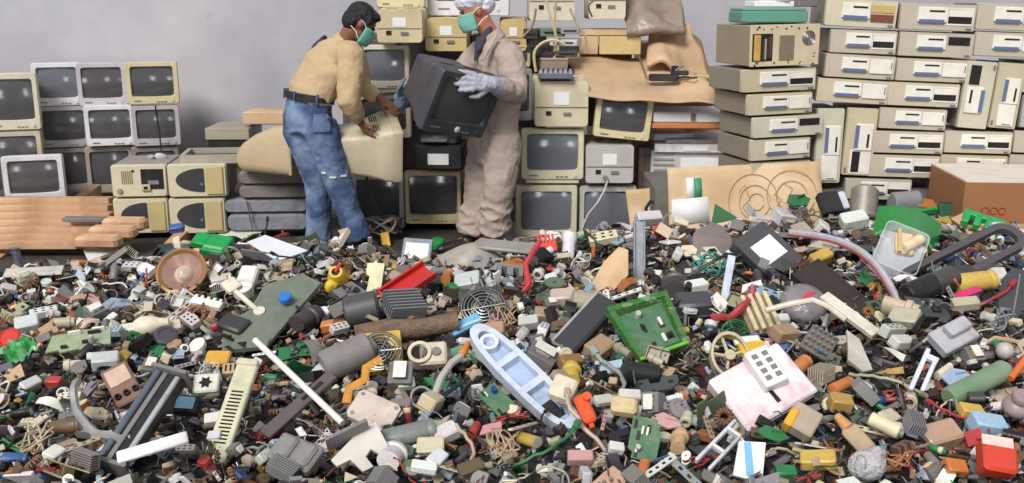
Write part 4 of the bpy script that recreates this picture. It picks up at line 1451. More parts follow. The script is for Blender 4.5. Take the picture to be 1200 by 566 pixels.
def chips(l, w, n, hgt=.012, seed=1):
    r = random.Random(seed)
    out = []
    for i in range(n):
        a, b = r.uniform(-.4, .4) * l, r.uniform(-.38, .38) * w
        k = r.random()
        if k < .5:
            m = MB().box((a, b, .003 + hgt / 3), (l * r.uniform(.08, .2), w * r.uniform(.08, .16), hgt * .66))
            out.append(('chip', m, BLACK, None))
        elif k < .75:
            m = MB().lathe([(hgt * .55, 0), (hgt * .55, hgt * 1.6), (hgt * .45, hgt * 1.75)], 10, M=Matrix.Translation((a, b, .003)))
            out.append(('capacitor_can', m, TINT, r.choice([(40, 60, 130), (180, 176, 170), (50, 46, 44)])))
        else:
            m = MB().box((a, b, .003 + hgt / 2), (l * .2, w * .07, hgt), ch=.002)
            out.append(('connector', m, WHITE, None))
    return out


def fan_parts(l, w, yellow=False):
    r = min(l, w) / 2
    b = MB().ring(rrect(2 * r, 2 * r, r * .15, 4), [(r * .92 * math.cos(R(45 + 360 * (i - 1.5) / 16)), r * .92 * math.sin(R(45 + 360 * (i - 1.5) / 16))) for i in range(16)], -.03, 0)
    bl = MB()
    for i in range(7):
        t = i * 2 * math.pi / 7
        bl.box((r * .55, 0, -.018), (r * .62, r * .32, .004), M=Matrix.Rotation(t, 4, 'Z') @ Matrix.Rotation(.5, 4, 'X'))
    hub = MB().cyl((0, 0, -.028), (0, 0, -.006), r * .3, n=18)
    gr = MB()
    for q in (.22, .38, .54, .7, .86, .98):
        gr.tube([(r * q * math.cos(i * math.pi / 14), r * q * math.sin(i * math.pi / 14), .004) for i in range(28)], .0024, 5, closed=True)
    for i in range(3):
        t = i * math.pi / 3
        gr.cyl((-r * math.cos(t), -r * math.sin(t), .003), (r * math.cos(t), r * math.sin(t), .003), .0028, n=5)
    return [('frame', b, TINT, (206, 176, 70) if yellow else (70, 68, 68)), ('fan_blade', bl, BLACK, None), ('hub', hub, BLACK, None), ('wire_guard', gr, METAL, None, 'ringed steel wire guard')]


def box_hero(h, ch=.006, m=TINT):
    return lambda l, w: [(None, MB().box((0, 0, h / 2), (l, w, h), ch=ch), m, None)]


def cyl_hero(m=TINT):
    return lambda l, w: [(None, MB().lathe([(w * .42, -l / 2), (w / 2, -l / 2 + w * .08), (w / 2, l / 2 - w * .08), (w * .42, l / 2)], 18, M=Matrix.Rotation(R(90), 4, 'Y')), m, None),
                         ('end_cap', MB().lathe([(w * .3, l / 2 + .001), (w * .3, l / 2 + .012), (.001, l / 2 + .012)], 14, M=Matrix.Rotation(R(90), 4, 'Y')), GREYP, None)]


def arc_path(l, w, n=14, a0=0, a1=180):
    return [(l / 2 * math.cos(R(a0 + (a1 - a0) * i / n)), w * math.sin(R(a0 + (a1 - a0) * i / n)), .01 * math.sin(i)) for i in range(n + 1)]


# -- left part
def speaker(l, w):
    r = l / 2
    return [('metal_bowl', MB().lathe([(r, .03), (r * 1.0, .042), (r * .9, .046), (r * .8, .03), (r * .5, .004), (r * .36, -.004), (r * .36, -.02), (r * .5, -.02), (r * .9, .016)], 36, closed=True), GOLD, None),
            ('cone', MB().lathe([(r * .8, .031), (r * .55, .012), (r * .36, .0)], 32, caps=False), mat('silvered cone', (176, 142, 128), rough=.35, metal=.35, dirt=.3, dirt_rgb=(120, 84, 64)), None),
            ('dust_cap', MB().lathe([(r * .37, .0), (r * .33, .016), (r * .2, .028), (.001, .034)], 24, caps=False), mat('bright cap', (206, 190, 172), rough=.25, metal=.3, dirt=.15), None, 'shiny pale domed centre'),
            ('tab', MB().box((r * .45, r * .92, .03), (r * .3, r * .25, .012), ch=.004), GOLD, None)]


hero('loudspeaker', 'gold-rimmed speaker', 'round gold-rimmed loudspeaker with shiny silvered cone lying in the scrap', 'speaker', 220, 328, 0, 58, 58, speaker, t=50, lift=.06)
hero('fibre_board', 'grey-green board slab', 'large grey-green fibre board slab with ragged black edge', 'board', 322, 378, 12, 128, 74,
     lambda l, w: [(None, poly_plate([(-.5, -.42), (-.12, -.5), (.5, .3), (.36, .5), (-.02, .46), (-.2, .1), (-.46, -.06)], .018)(l, w), mat('grey-green board', (112, 120, 106), rough=.8, dirt=.3, dirt_rgb=(82, 84, 78), scale=14, bump=.2), None)], t=24, lift=.05)
hero('bottle_stopper', 'bright blue cap', 'bright blue plastic cap on the grey-green board slab', 'cap', 339, 369, 0, 15, 15,
     lambda l, w: [(None, MB().lathe([(l / 2, 0), (l / 2, .02), (l * .4, .026), (.001, .026)], 16), TINT, None)], color=(40, 120, 200), lift=.09, t=30)
hero('sheet_metal', 'white folded sheet', 'white metal panel with folded edge lying on top of scrap', 'panel', 325, 303, -8, 72, 32,
     lambda l, w: [(None, poly_plate([(-.5, .1), (-.3, .5), (.5, .1), (.16, -.5)], .006)(l, w), mat('white sheet metal', (222, 221, 226), rough=.4, dirt=.08), None), ('folded_edge', MB().box((-l * .2, -w * .24, -.02), (l * .6, .01, .05)), GREYP, None)], t=22, lift=.06)
hero('paper_card', 'pale green card', 'pale green-white card lying flat at the back edge of the scrap', 'card', 286, 278, -4, 52, 22, lambda l, w: [(None, poly_plate([(-.5, -.3), (-.34, .5), (.5, .36), (.28, -.5)], .004)(l, w), mat('greenish card', (206, 214, 190), rough=.8, dirt=.12), None)], t=22, lift=.05)


def green_box(l, w):
    return [(None, MB().box((l * .18, 0, .02), (l * .6, w * .9, .05), ch=.006), TINT, None), ('wing', MB().box((-l * .3, w * .12, .025), (l * .38, w * .6, .035), ch=.004), TINT, None), ('rim', MB().box((l * .18, -w * .3, .047), (l * .5, w * .12, .008)), TINT, (110, 190, 130))]


hero('plastic_housing', 'bright green housing', 'bright green plastic housing next to the speaker bowl', 'plastic part', 250, 296, -10, 44, 26, green_box, color=(24, 150, 74), lift=.03)
hero('plastic_box', 'long white box', 'long white box lying slanted near the plank ends', 'box', 122, 302, 20, 38, 14, box_hero(.035), color=(226, 224, 218), lift=.04)
hero('plastic_strip', 'pale strip on soil', 'long pale grey strip at the bare soil margin', 'strip', 42, 323, 3, 68, 12, lambda l, w: [(None, MB().box((0, 0, 0), (l, w, .012), ch=.003, ty=.7), TINT, None)], color=(196, 192, 184), lift=.03)
hero('lamp_holder', 'white lamp holder', 'white lamp holder with a round socket beside the board slab', 'lamp holder', 292, 343, 70, 36, 26,
     lambda l, w: [(None, MB().box((l * .12, 0, .02), (l * .7, w * .8, .04), ch=.008), WHITE, None), ('socket', MB().lathe([(w * .45, 0), (w * .45, .045), (w * .3, .05), (w * .26, .02), (.001, .02)], 18, M=Matrix.Translation((-l * .3, 0, 0))), WHITE, None)], lift=.05)
hero('plastic_lever', 'white lever arm', 'white plastic lever arm reaching across the board slab corner', 'lever', 290, 368, -42, 52, 12,
     lambda l, w: [(None, MB().box((0, 0, .0), (l, w * .45, .018), ch=.004), TINT, None), ('knuckle', MB().box((-l * .38, w * .1, .005), (l * .3, w * 1.5, .03), ch=.006), TINT, None), ('tip', MB().cyl((l * .48, 0, -.01), (l * .48, 0, .014), w * .55, n=14), TINT, None)], color=(222, 214, 196), lift=.09)
hero('connector_bar', 'white connector bar', 'white jagged connector bar beneath the lever arm', 'connector', 246, 369, -12, 36, 14,
     lambda l, w: [(None, MB().box((0, 0, .014), (l, w * .6, .028), ch=.004), WHITE, None)] + [('tooth', MB().box((l * (-.4 + .2 * i), w * .34, .02), (l * .1, w * .3, .022), ch=.003), WHITE, None) for i in range(5)], lift=.05)
hero('bulb_base', 'cream bulb base', 'cream bottle-shaped bulb base lying below the speaker', 'bulb', 182, 392, 10, 40, 18,
     lambda l, w: [(None, MB().lathe([(.001, -l / 2), (w * .34, -l / 2), (w * .5, -l * .3), (w * .48, 0), (w * .3, l * .25), (w * .22, l * .5), (.001, l * .5)], 18, M=Matrix.Rotation(R(90), 4, 'Y')), TINT, None)], color=(228, 214, 188), lift=.05)
hero('circuit_board', 'long pale green board', 'long pale green circuit board with torn front edge', 'circuit board', 97, 408, 8, 76, 24,
     lambda l, w: [(None, MB().prism([(l * x, w * y) for x, y in [(-.5, -.4), (-.3, -.36), (-.28, -.5), (0, -.42), (.05, -.5), (.3, -.34), (.5, -.4), (.46, .5), (-.44, .4)]], -.004, .004), mat('pale green board', (150, 166, 132), rough=.5, dirt=.3, dirt_rgb=(110, 116, 90), scale=20), None)] + chips(l, w, 6, .02, 4), lift=.04)
hero('crumpled_film', 'green crumpled film', 'bright green crumpled plastic wrap by the red cap', 'plastic wrap', 28, 421, 30, 40, 22,
     lambda l, w: [(None, MB().grid(lambda u, v: ((u - .5) * l, (v - .5) * w, .05 * noisy(u, v, 6, 2.2)), 12, 9), mat('green wrap', (36, 150, 66), rough=.3, dirt=.3, dirt_rgb=(200, 204, 190), scale=18), None)], lift=.05)
hero('bottle_stopper', 'big red cap', 'big red round plastic cap at the edge of the heap', 'cap', 18, 405, 0, 26, 24,
     lambda l, w: [(None, MB().lathe([(l / 2, 0), (l / 2, .03), (l * .44, .036), (l * .36, .03), (.001, .03)], 20), TINT, None)], color=(206, 50, 40), t=40, lift=.03)
hero('terminal_block', 'brown terminal block', 'brown terminal block with a row of round sockets', 'connector', 152, 466, -62, 46, 34,
     lambda l, w: [(None, MB().box((0, 0, .03), (l, w, .06), ch=.006), TINT, None), ('glass_window', MB().box((-l * .18, 0, .062), (l * .42, w * .8, .008), ch=.002), mat('tan clear cover', (206, 176, 156), rough=.2, dirt=.2), None)] +
     [('socket', MB().lathe([(w * .12, .058), (w * .12, .07), (w * .07, .07), (w * .07, .06)], 12, M=Matrix.Translation((l * .3, w * (-.33 + .33 * i), 0))), DARK, None) for i in range(3)], color=(132, 100, 84), t=36, lift=.03)


def roller(l, w):
    return [('body', MB().box((0, 0, .025), (l, w * .8, .05), ch=.012), BLACK, None), ('pale_rail', MB().box((0, -w * .3, .054), (l * .9, w * .14, .012), ch=.003), ALU, None, 'shiny pale rail'),
            ('groove', MB().box((0, w * .08, .052), (l * .92, w * .12, .006)), GREYP, None), ('slide', MB().cyl((-l * .46, w * .3, .05), (l * .46, w * .3, .05), w * .1, n=10), mat('blue-grey steel', (120, 128, 140), rough=.3, metal=.6), None),
            ('end_plate', MB().box((l * .49, 0, .03), (.012, w, .08)), GREYP, None), ('end_plate', MB().box((-l * .49, 0, .03), (.012, w, .08)), GREYP, None)]


hero('printer_carriage', 'black printer carriage', 'long black printer carriage with a shiny pale rail', 'printer part', 174, 506, 57, 130, 42, roller, t=32, lift=.03)
hero('hose', 'curled grey hose', 'curled grey hose over the black printer carriage', 'hose', 140, 498, -50, 90, 26,
     lambda l, w: [(None, MB().tube(arc_path(l, w * 1.4, 18, 200, 350), .012), TINT, None)], color=(150, 148, 146), lift=.1, foot=False)
hero('vented_strip', 'vented cream strip', 'cream plastic strip with a row of vent slots standing near the front', 'plastic strip', 278, 497, 71, 126, 25,
     lambda l, w: [(None, MB().box((0, 0, .012), (l, w, .024), ch=.004), TINT, None), ('end_lip', MB().box((l * .47, 0, .026), (l * .06, w, .014), ch=.003), TINT, None)] + [('vent_slot', MB().box((-l * .32 + i * l * .035, 0, .0245), (l * .014, w * .55, .002)), DARK, None) for i in range(15)], color=(206, 202, 170), t=34, lift=.06)
hero('plastic_strip', 'flat white strip', 'flat white plastic strip at the very front below the carriage', 'strip', 190, 552, 17, 84, 13, box_hero(.012, .003), color=(226, 224, 222), lift=.1)
hero('plastic_rod', 'thin white rod', 'thin straight white rod crossing a dark bar', 'rod', 354, 475, -44, 140, 9,
     lambda l, w: [(None, MB().cyl((-l / 2, 0, 0), (l / 2, 0, 0), w * .42, n=12), WHITE, None), ('tip', MB().cyl((-l / 2 - .012, 0, 0), (-l / 2, 0, 0), w * .25, n=8), GREYP, None)], t=26, lift=.12, foot=False)
hero('metal_bar', 'dark bar under the rod', 'dark flat bar crossed by the thin white rod', 'bar', 354, 488, 42, 105, 14, lambda l, w: [(None, MB().box((0, 0, 0), (l, w, .014), ch=.003), TINT, None), ('slot', MB().box((l * .2, 0, .0075), (l * .3, w * .3, .002)), DARK, None)], color=(96, 86, 84), lift=.06)
hero('twin_hood', 'grey twin cover', 'grey two-lobed plastic cover at the front near the dark bar', 'cover', 350, 546, -22, 52, 36, lambda l, w: [(None, MB().box((0, 0, .015), (l, w, .03), ch=.006), TINT, None), ('lobe', MB().box((-l * .24, 0, .034), (l * .4, w * .8, .018), ch=.008), TINT, None), ('lobe', MB().box((l * .22, 0, .034), (l * .4, w * .8, .018), ch=.008), TINT, None)], color=(136, 132, 128), lift=.04)
hero('yellow_block', 'orange-yellow block', 'orange-yellow plastic block near the vented strip head', 'block', 258, 428, 0, 28, 16, box_hero(.03), color=(216, 164, 66))
hero('terminal_strip', 'tan comb strip', 'tan comb-like terminal strip beside the vented strip', 'connector', 278, 439, 6, 30, 12, lambda l, w: [(None, MB().box((0, 0, .01), (l, w, .02), ch=.003), TINT, None)] + [('slot', MB().box((l * (-.36 + .18 * i), 0, .0205), (l * .07, w * .6, .002)), DARK, None) for i in range(5)], color=(190, 160, 124))
hero('relay_socket', 'white relay socket', 'white square relay socket with a dark star hole', 'socket', 246, 458, 4, 30, 22, lambda l, w: [(None, MB().box((0, 0, .015), (l, w, .03), ch=.005), TINT, None), ('star_hole', MB().prism([((.2 if i % 2 else .34) * w * math.cos(i * math.pi / 6), (.2 if i % 2 else .34) * w * math.sin(i * math.pi / 6)) for i in range(12)], .029, .031), DARK, None)], color=(216, 212, 198), t=40, lift=.03)
hero('blue_label_unit', 'blue-labelled unit', 'dark unit with a pale blue label by the carriage', 'electronic part', 224, 484, -4, 28, 20, lambda l, w: [(None, MB().box((0, 0, .02), (l, w, .04), ch=.004), BLACK, None), ('blue_label', MB().box((0, 0, .041), (l * .74, w * .7, .003)), TINT, (150, 206, 232))], t=40, lift=.03)
# -- centre
hero('deflection_coil', 'yellow coil', 'yellow deflection coil with a red tab in the middle of the heap', 'coil', 397, 329, 60, 26, 24, lambda l, w: [(None, MB().lathe([(w * .5, -.02), (w * .42, .02), (w * .3, .05), (w * .2, .05), (w * .3, .0), (w * .36, -.02)], 20, closed=True), TINT, None), ('red_tab', MB().box((l * .2, 0, .05), (l * .5, w * .16, .02), ch=.004), TINT, (196, 44, 36)), ('yellow_lobe', MB().ell((-l * .5, 0, .0), (w * .34, w * .34, .03), 12, 8), TINT, None)], color=(226, 192, 56), t=48, lift=.04)
hero('cream_bracket', 'notched cream plate', 'notched cream plate standing up beside the red tray', 'bracket', 441, 332, 84, 44, 20, lambda l, w: [(None, poly_plate([(-.5, -.4), (.42, -.5), (.42, -.1), (.5, 0), (.42, .16), (.4, .5), (.1, .5), (.06, .3), (-.2, .34), (-.5, .5)], .012)(l, w), TINT, None)], color=(222, 210, 168), t=56, lift=.06)
hero('red_tray', 'red tray', 'long red plastic tray sloping in the middle of the heap', 'tray', 478, 344, 34, 64, 22, lambda l, w: [(None, MB().box((0, 0, .0), (l, w, .01)), TINT, None), ('rim', MB().box((0, w * .46, .016), (l, w * .1, .032)), TINT, None), ('rim', MB().box((0, -w * .46, .016), (l, w * .1, .032)), TINT, None), ('end_wall', MB().box((-l * .48, 0, .016), (l * .05, w, .032)), TINT, None)], color=(196, 40, 40), t=34, lift=.05)
hero('label_box', 'box with blank label', 'blue-grey box bearing a square white label', 'box', 489, 306, -4, 34, 38, lambda l, w: [(None, MB().box((0, 0, .025), (l, w, .05), ch=.005), TINT, None), ('white_label', MB().box((0, w * .1, .051), (l * .8, w * .5, .003)), PAPER, None)], color=(140, 152, 166), t=46, lift=.04)
hero('green_stopper', 'green round cap', 'green domed cap lying just before the worker\'s shoes', 'cap', 513, 294, 0, 18, 16, lambda l, w: [(None, MB().lathe([(l / 2, 0), (l / 2, .025), (l * .4, .045), (.001, .052)], 18), TINT, None)], color=(30, 140, 66), lift=.04, t=20)
hero('yellow_plug', 'yellow plug', 'yellow two-pronged plug near the feet of the jeans', 'plug', 453, 286, 100, 24, 10, lambda l, w: [(None, MB().box((0, 0, .012), (l * .7, w, .024), ch=.004), TINT, None), ('prong', MB().cyl((l * .34, w * .25, .012), (l * .52, w * .25, .012), w * .1, n=8), METAL, None), ('prong', MB().cyl((l * .34, -w * .25, .012), (l * .52, -w * .25, .012), w * .1, n=8), METAL, None)], color=(232, 184, 50), t=50, lift=.05)
hero('grey_shell', 'domed grey shell', 'big domed grey plastic shell before the coverall worker', 'casing', 553, 306, 14, 66, 36, lambda l, w: [(None, MB().grid(lambda u, v: ((u - .5) * l, (v - .5) * w, .09 * math.sin(u * math.pi) ** .7 * math.sin(v * math.pi) ** .7), 16, 12), TINT, None)], color=(168, 160, 148), t=22, lift=.0)
hero('plastic_slab', 'long pale panel', 'long pale grey panel at the back rim of the heap', 'panel', 586, 284, 8, 70, 16, lambda l, w: [(None, MB().box((0, 0, 0), (l, w, .018), ch=.004), TINT, None), ('ridge', MB().box((0, -w * .3, .014), (l * .9, w * .2, .012), ch=.003), TINT, None)], color=(198, 196, 186), t=16, lift=.06)
hero('plastic_slab', 'second pale panel', 'shorter grey panel tucked below the long pale panel', 'panel', 592, 301, -6, 66, 12, box_hero(.02), color=(150, 146, 140), t=16, lift=.05)
hero('cooling_fan', 'grey fan', 'round cooling fan with ringed wire guard beside the blue card', 'fan', 567, 369, 10, 52, 46, lambda l, w: fan_parts(l, w), t=42, lift=.06)
hero('cooling_fan', 'yellow-framed fan', 'cooling fan with ringed wire guard and yellow frame', 'fan', 448, 420, 6, 50, 48, lambda l, w: fan_parts(l, w, True), t=44, lift=.06)
hero('blue_card', 'sky blue card', 'sky-blue folded card below the grey fan', 'card', 546, 392, 22, 38, 16, lambda l, w: [(None, MB().prism([(-l / 2, -w / 2), (l / 2, -w * .3), (l / 2, w / 2), (-l / 2, w * .3)], 0, .01), TINT, None), ('fold', MB().box((0, -w * .2, .012), (l * .9, w * .2, .014)), TINT, (176, 208, 226))], color=(112, 178, 214), lift=.05)
hero('brown_bar', 'rusty bar', 'long rusty brown bar between the two fans', 'bar', 478, 394, 7, 120, 17, lambda l, w: [(None, MB().tube([(-l / 2, 0, 0), (-l * .2, .01, .005), (l * .1, -.008, 0), (l / 2, .006, .004)], w * .5, 10), mat('rusty bar', (124, 100, 82), rough=.8, dirt=.5, dirt_rgb=(84, 64, 52), scale=30, bump=.5), None)], lift=.04)
hero('socket_block', 'cream socket block', 'cream block with a round ring socket between the fans', 'socket', 505, 426, 4, 42, 26, lambda l, w: [(None, MB().box((l * .08, 0, .025), (l * .8, w, .05), ch=.008), TINT, None), ('ring', MB().lathe([(w * .48, .0), (w * .48, .062), (w * .34, .062), (w * .34, .03)], 18, M=Matrix.Translation((-l * .26, 0, 0))), TINT, None), ('ring_hole', MB().cyl((-l * .26, 0, .03), (-l * .26, 0, .05), w * .33, n=16), DARK, None), ('stud', MB().cyl((l * .2, 0, .05), (l * .2, 0, .06), w * .18, n=12), GREYP, None)], color=(206, 194, 170), t=44, lift=.04)
hero('drive_shield', 'beige metal cover', 'beige metal drive cover with clipped corners near the front', 'cover', 441, 496, -24, 52, 36, lambda l, w: [(None, MB().prism([(l * x, w * y) for x, y in [(-.5, -.36), (-.42, -.5), (.36, -.5), (.5, -.3), (.5, .4), (.4, .5), (-.44, .5), (-.5, .4)]], 0, .02), TINT, None)] + [('screw', MB().cyl((l * x, w * y, .02), (l * x, w * y, .024), .006, n=8), METAL, None) for x, y in ((-.4, .36), (.4, .36), (.36, -.36), (-.38, -.34))], color=(202, 186, 172), t=38, lift=.06)
hero('metal_bracket', 'white hooked bracket', 'white metal bracket with hooked cut-outs at the front edge', 'bracket', 424, 543, 26, 66, 46, lambda l, w: [(None, MB().prism([(l * x, w * y) for x, y in [(-.5, .1), (-.46, -.1), (-.2, -.1), (-.1, -.5), (.1, -.5), (.06, -.2), (.2, -.08), (.3, -.3), (.5, -.2), (.5, .5), (.1, .42)]], 0, .012), mat('painted sheet', (206, 200, 190), rough=.45, dirt=.12), None), ('flange', MB().box((-l * .06, w * .42, .03), (l * .8, .01, .06)), GREYP, None)], t=36, lift=.06)
hero('grey_tube', 'grey motor tube', 'grey motor tube lying beside the yellow-framed fan', 'motor', 408, 430, 24, 60, 30, cyl_hero(mat('grey sleeve', (134, 128, 124), rough=.6, dirt=.3)), lift=.05)
hero('ring_tube', 'dark ring tube', 'short dark open tube below the cream socket block', 'tube', 496, 468, 20, 26, 26, lambda l, w: [(None, MB().lathe([(w * .5, -.03), (w * .5, .03), (w * .4, .03), (w * .4, -.03)], 20, closed=True), TINT, None)], color=(120, 110, 106), t=62, lift=.05)
hero('orange_twist', 'amber twisted strip', 'twisted amber plastic strip above the beige metal cover', 'strip', 428, 464, 52, 62, 12, lambda l, w: [(None, MB().tube([(-l / 2, 0, 0), (-l * .25, .02, .01), (0, -.01, .02), (l * .25, .02, .01), (l / 2, -.01, .02)], w * .4, 6, flat=.35), TINT, None)], color=(206, 142, 56), lift=.07, foot=False)
hero('cable_end', 'orange-tipped cable', 'orange-tipped grey cable below the blue-white housing', 'cable', 528, 456, 48, 74, 14, lambda l, w: [(None, MB().tube([(-l / 2, -.02, 0), (-l * .2, .0, .02), (l * .1, .01, .02), (l * .3, 0, .02)], w * .28, 8), TINT, (176, 170, 164)), ('orange_tip', MB().cyl((l * .3, 0, .02), (l * .52, .01, .03), w * .36, w * .2, 10), TINT, (220, 128, 44))], lift=.08, foot=False)


def tray_shell(l, w):
    pts = [(l / 2 * math.copysign(abs(math.cos(t)) ** .8, math.cos(t)), w / 2 * math.copysign(abs(math.sin(t)) ** .7, math.sin(t))) for t in [i * math.pi / 16 for i in range(32)]]
    inn = [(x * .86, y * .66) for x, y in pts]
    return [(None, MB().ring(pts, inn, 0, .045), TINT, None), ('dished_floor', MB().prism(inn, .004, .014), TINT, (170, 188, 216)), ('cross_rib', MB().box((l * .1, 0, .03), (l * .05, w * .66, .03)), TINT, None), ('cross_rib', MB().box((-l * .15, 0, .03), (l * .05, w * .66, .03)), TINT, None),
            ('dark_slot', MB().box((l * .3, 0, .016), (l * .14, w * .34, .004), ch=.001), BLACK, None), ('hub_ring', MB().lathe([(w * .28, .01), (w * .28, .04), (w * .18, .04), (w * .18, .01)], 18, closed=True, M=Matrix.Translation((-l * .34, 0, 0))), TINT, (226, 230, 238))]


hero('oval_housing', 'blue-white oval housing', 'long oval blue-white plastic housing running down to the front', 'casing', 612, 462, -45, 164, 38, tray_shell, color=(196, 205, 218), t=34, lift=.07)
# -- centre right
hero('red_comb', 'red comb connector', 'red comb-like connector by the back rim', 'connector', 640, 292, 8, 22, 22, lambda l, w: [(None, MB().box((0, -w * .2, .01), (l, w * .5, .02), ch=.003), TINT, None)] + [('tooth', MB().box((l * (-.4 + .2 * i), w * .22, .012), (l * .1, w * .5, .014)), TINT, None) for i in range(5)], color=(226, 70, 56), t=46, lift=.04)
hero('red_cable', 'red cable', 'pinkish-red cable bending down from the red comb connector', 'cable', 620, 332, 66, 76, 14, lambda l, w: [(None, MB().tube([(-l / 2, 0, 0), (-l * .2, -.02, .01), (l * .1, .03, .01), (l * .3, .02, .02), (l / 2, .01, .02)], .013), TINT, None)], color=(206, 60, 70), lift=.06, foot=False)
hero('small_bottle', 'grey-capped bottle', 'small white bottle with grey shoulder by the back rim', 'bottle', 666, 292, 84, 34, 18, lambda l, w: [(None, MB().lathe([(.001, -l / 2), (w * .4, -l / 2), (w * .42, l * .1), (w * .5, l * .2), (w * .5, l * .42), (.001, l * .5)], 16, M=Matrix.Rotation(R(90), 4, 'Y')), TINT, None)], color=(222, 220, 222), t=60, lift=.06)
hero('wood_sheet', 'leaf-shaped wood piece', 'pale leaf-shaped wooden sheet standing aslant', 'wood piece', 712, 331, 42, 74, 34, lambda l, w: [(None, poly_plate([(-.5, -.3), (-.2, -.5), (.2, -.44), (.5, .2), (.44, .5), (.1, .46), (-.3, .16), (-.48, -.06)], .014)(l, w), mat('pale splintered wood', (210, 178, 138), rough=.8, dirt=.25, dirt_rgb=(160, 110, 70), scale=8), None)], t=48, lift=.07)
hero('metal_channel', 'upright steel channel', 'upright grey steel channel sticking out of the heap', 'channel', 747, 310, 90, 96, 13, lambda l, w: [(None, MB().box((0, 0, 0), (l, w, .008)), TINT, None), ('flange', MB().box((0, w * .46, .014), (l, w * .1, .03)), TINT, None), ('flange', MB().box((0, -w * .46, .014), (l, w * .1, .03)), TINT, None)], color=(150, 154, 162), t=66, lift=.05)
hero('grey_disc', 'brown-grey disc', 'flat brown-grey disc at the foot of the green triangle', 'disc', 832, 292, -20, 46, 36, lambda l, w: [(None, MB().lathe([(.5, -.006), (.5, .006), (.44, .01), (.001, .01)], 26, M=Matrix.Diagonal((l, w, 1, 1))), TINT, None)], color=(128, 116, 112), lift=.06, t=36)
hero('green_triangle', 'dark green triangle', 'dark green triangular sheet standing before the drawn cardboard', 'plastic sheet', 842, 258, 20, 44, 36, lambda l, w: [(None, poly_plate([(-.5, -.5), (.02, .5), (.5, -.3)], .01)(l, w), TINT, None)], color=(28, 104, 52), t=66, lift=.05)
hero('power_adapter', 'black adapter with label', 'large black adapter with blank white label', 'adapter', 895, 307, -44, 66, 44, lambda l, w: [(None, MB().box((0, 0, .035), (l, w, .07), ch=.008), TINT, None), ('white_label', MB().box((0, 0, .0715), (l * .44, w * .62, .003)), PAPER, None)], color=(74, 72, 76), t=44, lift=.04)


def green_case(l, w):
    return [('green_cover', MB().ring([(-l / 2, -w / 2), (l / 2, -w * .4), (l / 2, w * .42), (-l * .44, w / 2)], [(-l * .4, -w * .4), (l * .42, -w * .32), (l * .42, w * .34), (-l * .36, w * .42)], 0, .05), GCLEAR, None),
            ('back_sheet', MB().prism([(-l * .46, -w * .46), (l * .46, -w * .36), (l * .46, w * .38), (-l * .4, w * .46)], -.004, .002), GCLEAR, None), ('board', MB().box((0, 0, .012), (l * .7, w * .7, .006)), PCB, None)] + chips(l * .7, w * .7, 9, .022, 9) + [('edge_strip', MB().box((l * .47, .0, .03), (l * .05, w * .8, .05), ch=.004), TINT, (120, 196, 70))]


hero('green_housing', 'green translucent case', 'green translucent plastic case over a circuit board', 'casing', 758, 397, -62, 72, 72, green_case, color=(70, 160, 60), t=42, lift=.06)
hero('black_tube', 'long black tube', 'long black square tube beside the green translucent case', 'tube', 685, 397, 48, 78, 28, lambda l, w: [(None, MB().box((0, 0, .03), (l, w, .06), ch=.01), TINT, None), ('pale_edge', MB().box((0, w * .5, .05), (l, .01, .016)), ALU, None)], color=(58, 58, 62), t=34, lift=.05)
hero('pale_strip', 'thin blue-white strip', 'thin blue-white strip standing next to the adapter', 'strip', 847, 346, 80, 84, 9, lambda l, w: [(None, MB().box((0, 0, 0), (l, w, .01), ch=.002), TINT, None)], color=(196, 208, 222), t=56, lift=.06)
hero('red_cable', 'crimson hose', 'crimson hose curving beside the thin blue-white strip', 'hose', 851, 372, 40, 58, 20, lambda l, w: [(None, MB().tube(arc_path(l, w * .8, 14, 190, 340), .014), TINT, None)], color=(176, 54, 62), lift=.09, foot=False)
DRV = hero('white_drive', 'red-smeared white drive', 'thick white drive slab smeared with red', 'drive', 887, 469, 30, 92, 74, lambda l, w: [(None, MB().box((0, 0, .025), (l, w, .05), ch=.006), PINK, None), ('dark_notch', MB().box((l * .02, -w * .2, .051), (l * .05, w * .3, .003)), DARK, None), ('edge_band', MB().box((0, -w * .505, .02), (l * .9, .008, .03)), GREYP, None)], t=40, lift=.05)
hero('power_inlet', 'pin inlet block', 'white block with rows of grey pin holes on the smeared drive', 'connector', 903, 452, -68, 44, 28, lambda l, w: [(None, MB().box((0, 0, .02), (l, w, .04), ch=.004), WHITE, None)] + [('pin_hole', MB().box((l * (-.3 + .2 * i), w * (-.22 + .44 * j), .041), (l * .12, w * .24, .003), ch=.0008), GREYP, None) for i in range(4) for j in range(2)], t=40, lift=.05, foot=False).matrix_world = DRV.matrix_world @ Matrix.Translation((.03, .035, .051)) @ Matrix.Rotation(R(-96), 4, 'Z')
hero('spoked_ring', 'cream spoked ring', 'cream plastic ring with spokes above the smeared drive', 'ring', 849, 427, 0, 44, 54, lambda l, w: [(None, MB().lathe([(.5, -.02), (.5, .02), (.43, .02), (.43, -.02)], 30, closed=True, M=Matrix.Diagonal((l, w, 1, 1))), TINT, None), ('hub', MB().cyl((0, 0, -.015), (0, 0, .02), .018, n=12), TINT, None)] + [('spoke', MB().box((l * .23 * math.cos(t), w * .23 * math.sin(t), 0), (l * .46, .012, .012), M=None) if False else MB().cyl((0, 0, 0), (l * .45 * math.cos(t), w * .45 * math.sin(t), 0), .006, n=6), TINT, None) for t in (.3, 1.9, 3.0, 4.4)], color=(196, 180, 148), t=50, lift=.08)
hero('yellow_clip', 'yellow clip block', 'yellow clip block between the spoked ring and smeared drive', 'clip', 878, 424, 6, 30, 14, lambda l, w: [(None, MB().box((0, 0, .016), (l, w, .03), ch=.006), TINT, None), ('white_wing', MB().box((-l * .1, w * .7, .02), (l * 1.0, w * .6, .02), ch=.005), WHITE, None)], color=(222, 176, 50), lift=.05)
